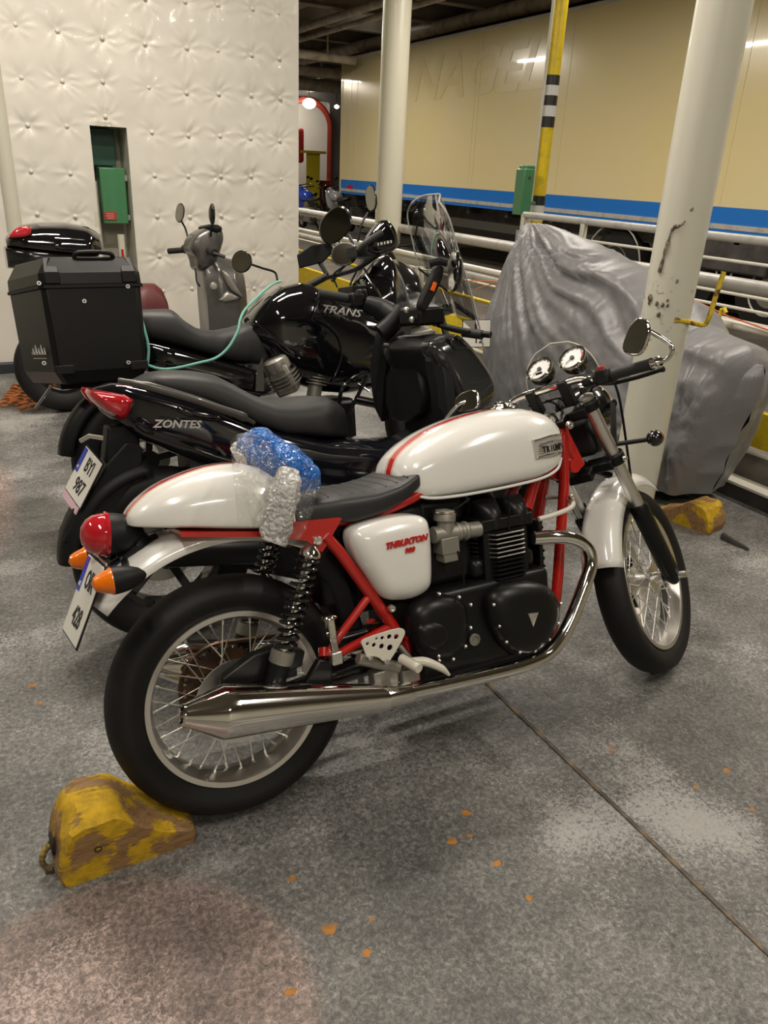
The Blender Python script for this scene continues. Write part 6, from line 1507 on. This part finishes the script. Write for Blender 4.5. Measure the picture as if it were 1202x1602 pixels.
# ---------- orange lashing chains by the wall ----------
ORC = M('orange_chain_paint', (.55, .17, .03), .5, var=(25, (.25, .10, .04), .45, .6))
for i in range(7):
    b0 = onZ(2+i*3, 632-i*4.5, .022); b1 = b0+V(.34+.03*(i % 2), .012*(i % 3), .0)
    m = MB(); n = 9
    for k in range(n):
        c = b0.lerp(b1, (k+.5)/n)+V(0, .012*sin(k*1.7+i), 0); d = (b1-b0).normalized(); s2_ = d.cross(V(0, 0, 1)) if k % 2 else V(0, 0, 1)
        m.tube([c+d*(.026*cos(a))+s2_*(.016*sin(a)) for a in [2*pi*j/12 for j in range(13)]], .0075, 6, cap=False)
    o = m.build('lashing_chain', ORC); tag(o, ['orange lashing chain lying nearest the camera in the heap by the wall', 'second orange lashing chain of the heap counted from the camera side', 'third orange lashing chain of the heap counted from the camera side', 'middle orange lashing chain of the heap on the floor', 'third orange lashing chain of the heap counted from the wall', 'second orange lashing chain of the heap counted from the wall', 'orange lashing chain lying closest to the quilted wall'][i], 'chain', 'orange chains heaped by the wall')
m = MB(); m.tube(smooth_path([onZ(30, 640, .02), onZ(52, 633, .03), onZ(75, 630, .02), onZ(45, 636, .04)], 4), .014, 10); tag(m.build('chain_hook', ORC), 'thick orange hook lying in front of the chain heap', 'hook')

# ---------- wrapped parcel on the seat cowl ----------
BLUEW = M('blue_film_wrap', (.003, .13, .52), .22, 0, coat=1)
for m in (BLUEW,):
    bs = m.node_tree.nodes['Principled BSDF']; tc = nd(m, 'ShaderNodeTexCoord').outputs['Object']; vo = nd(m, 'ShaderNodeTexVoronoi'); vo.feature = 'DISTANCE_TO_EDGE'; vo.inputs['Scale'].default_value = 60
    mp = nd(m, 'ShaderNodeVectorMath'); mp.operation = 'ADD'; n3 = nd(m, 'ShaderNodeTexNoise'); n3.inputs['Scale'].default_value = 25; lk(m, tc, n3.inputs['Vector']); s3 = nd(m, 'ShaderNodeVectorMath'); s3.operation = 'SCALE'; s3.inputs[3].default_value = .08; lk(m, n3.outputs['Color'], s3.inputs[0]); lk(m, tc, mp.inputs[0]); lk(m, s3.outputs[0], mp.inputs[1]); lk(m, mp.outputs[0], vo.inputs['Vector'])
    bp = nd(m, 'ShaderNodeBump'); bp.inputs['Strength'].default_value = 1; bp.inputs['Distance'].default_value = .012; lk(m, vo.outputs['Distance'], bp.inputs['Height']); lk(m, bp.outputs['Normal'], bs.inputs['Normal']); lk(m, bp.outputs['Normal'], bs.inputs['Coat Normal'])
def bubble_mat(name, col, tr):
    m = M(name, col, .15, 0, coat=1); bs = m.node_tree.nodes['Principled BSDF']; tc = nd(m, 'ShaderNodeTexCoord').outputs['Object']
    vo = nd(m, 'ShaderNodeTexVoronoi'); vo.inputs['Scale'].default_value = 95; lk(m, tc, vo.inputs['Vector'])
    bp = nd(m, 'ShaderNodeBump'); bp.inputs['Strength'].default_value = 1; bp.inputs['Distance'].default_value = .01; bp.invert = True
    lk(m, mth(m, 'ADD', vo.outputs['Distance'], mth(m, 'MULTIPLY', noise(m, tc, 40, 4), 1.0)), bp.inputs['Height']); lk(m, bp.outputs['Normal'], bs.inputs['Normal']); lk(m, bp.outputs['Normal'], bs.inputs['Coat Normal'])
    bs.inputs['Alpha'].default_value = tr; return m
BUB = bubble_mat('bubble_film', (.74, .74, .72), .93)
pw = empty('wrapped_parcel', mw=F.mw()); tag(pw, 'blue-wrapped parcel with a roll of bubble wrap lying over the white seat cowl', 'parcel')
def lump(path, rad, n=22, amp=.012, sc=18, flat=1.0, seed=0):
    p = smooth_path(path, 6); r = []
    for i in range(len(p)):
        t = i/(len(p)-1)*(len(rad)-1); k = min(int(t), len(rad)-2); r.append(rad[k]+(rad[k+1]-rad[k])*(t-k))
    m = MB().tube(p, r, n, flat=flat); m.v = [v+(v-min(p, key=lambda q: (q-v).length)).normalized()*(amp*(NZ.noise(v*sc+V(seed, 0, 0))+.6*NZ.noise(v*sc*2.3))) for v in m.v]
    return m
lump([B(372, 696, .02), B(400, 700, .0), B(425, 715, -.03), B(455, 735, -.06), B(480, 750, -.07), B(494, 764, -.07)], [.018, .045, .052, .056, .050, .040, .012], amp=.013, sc=22).build('blue_wrap', BLUEW, pw, ang=80)
lump([B(452, 740, -.12), B(445, 775, -.145), B(440, 800, -.155), B(434, 825, -.155), B(425, 848, -.155)], [.030, .036, .036, .032, .034, .030], amp=.008, sc=40).build('bubble_wrap_roll', BUB, pw, ang=80)
lump([B(365, 712, .04), B(385, 705, .03), B(405, 735, -.02)], [.02, .032, .024], amp=.008, sc=40, seed=4).build('bubble_wrap_end', BUB, pw, ang=80)
# clear film hanging over the cowl flank
def film():
    m = MB(); rows = []; tp = [(360, 690), (372, 679), (395, 674), (425, 680), (455, 700), (480, 722), (500, 745)]; bt_ = [(372, 820), (385, 822), (405, 825), (425, 850), (452, 858), (472, 840), (490, 800)]
    for i in range(13):
        t = i/12; row = []
        for j in range(25):
            s = j/24*6; k = min(int(s), 5); f = s-k
            u = (tp[k][0]+(tp[k+1][0]-tp[k][0])*f)*(1-t)+(bt_[k][0]+(bt_[k+1][0]-bt_[k][0])*f)*t
            v = (tp[k][1]+(tp[k+1][1]-tp[k][1])*f)*(1-t)+(bt_[k][1]+(bt_[k+1][1]-bt_[k][1])*f)*t
            y = -.02-.19*min(1, t*2.2)**.8+.012*NZ.noise(Vector((j*.9, i*.5, 2)))
            row.append(B(u, v, y)+V(0, .006*NZ.noise(Vector((j*1.7, i*.8, 5))), 0))
        rows.append(row)
    fm_ = glass('clear_wrinkled_film', (.93, .93, .92), .10, .05)
    nt = fm_.node_tree; tcn = nt.nodes.new('ShaderNodeTexCoord'); nn = nt.nodes.new('ShaderNodeTexNoise'); nn.inputs['Scale'].default_value = 28; nn.inputs['Distortion'].default_value = 2; bpn = nt.nodes.new('ShaderNodeBump'); bpn.inputs['Strength'].default_value = 1; bpn.inputs['Distance'].default_value = .02
    nt.links.new(tcn.outputs['Object'], nn.inputs['Vector']); nt.links.new(nn.outputs['Fac'], bpn.inputs['Height'])
    for x in nt.nodes:
        if x.type == 'BSDF_GLOSSY' or x.type == 'FRESNEL': nt.links.new(bpn.outputs['Normal'], x.inputs['Normal'])
    m.loft(rows, ringclosed=False).build('clear_film', fm_, pw, ang=80)
film()
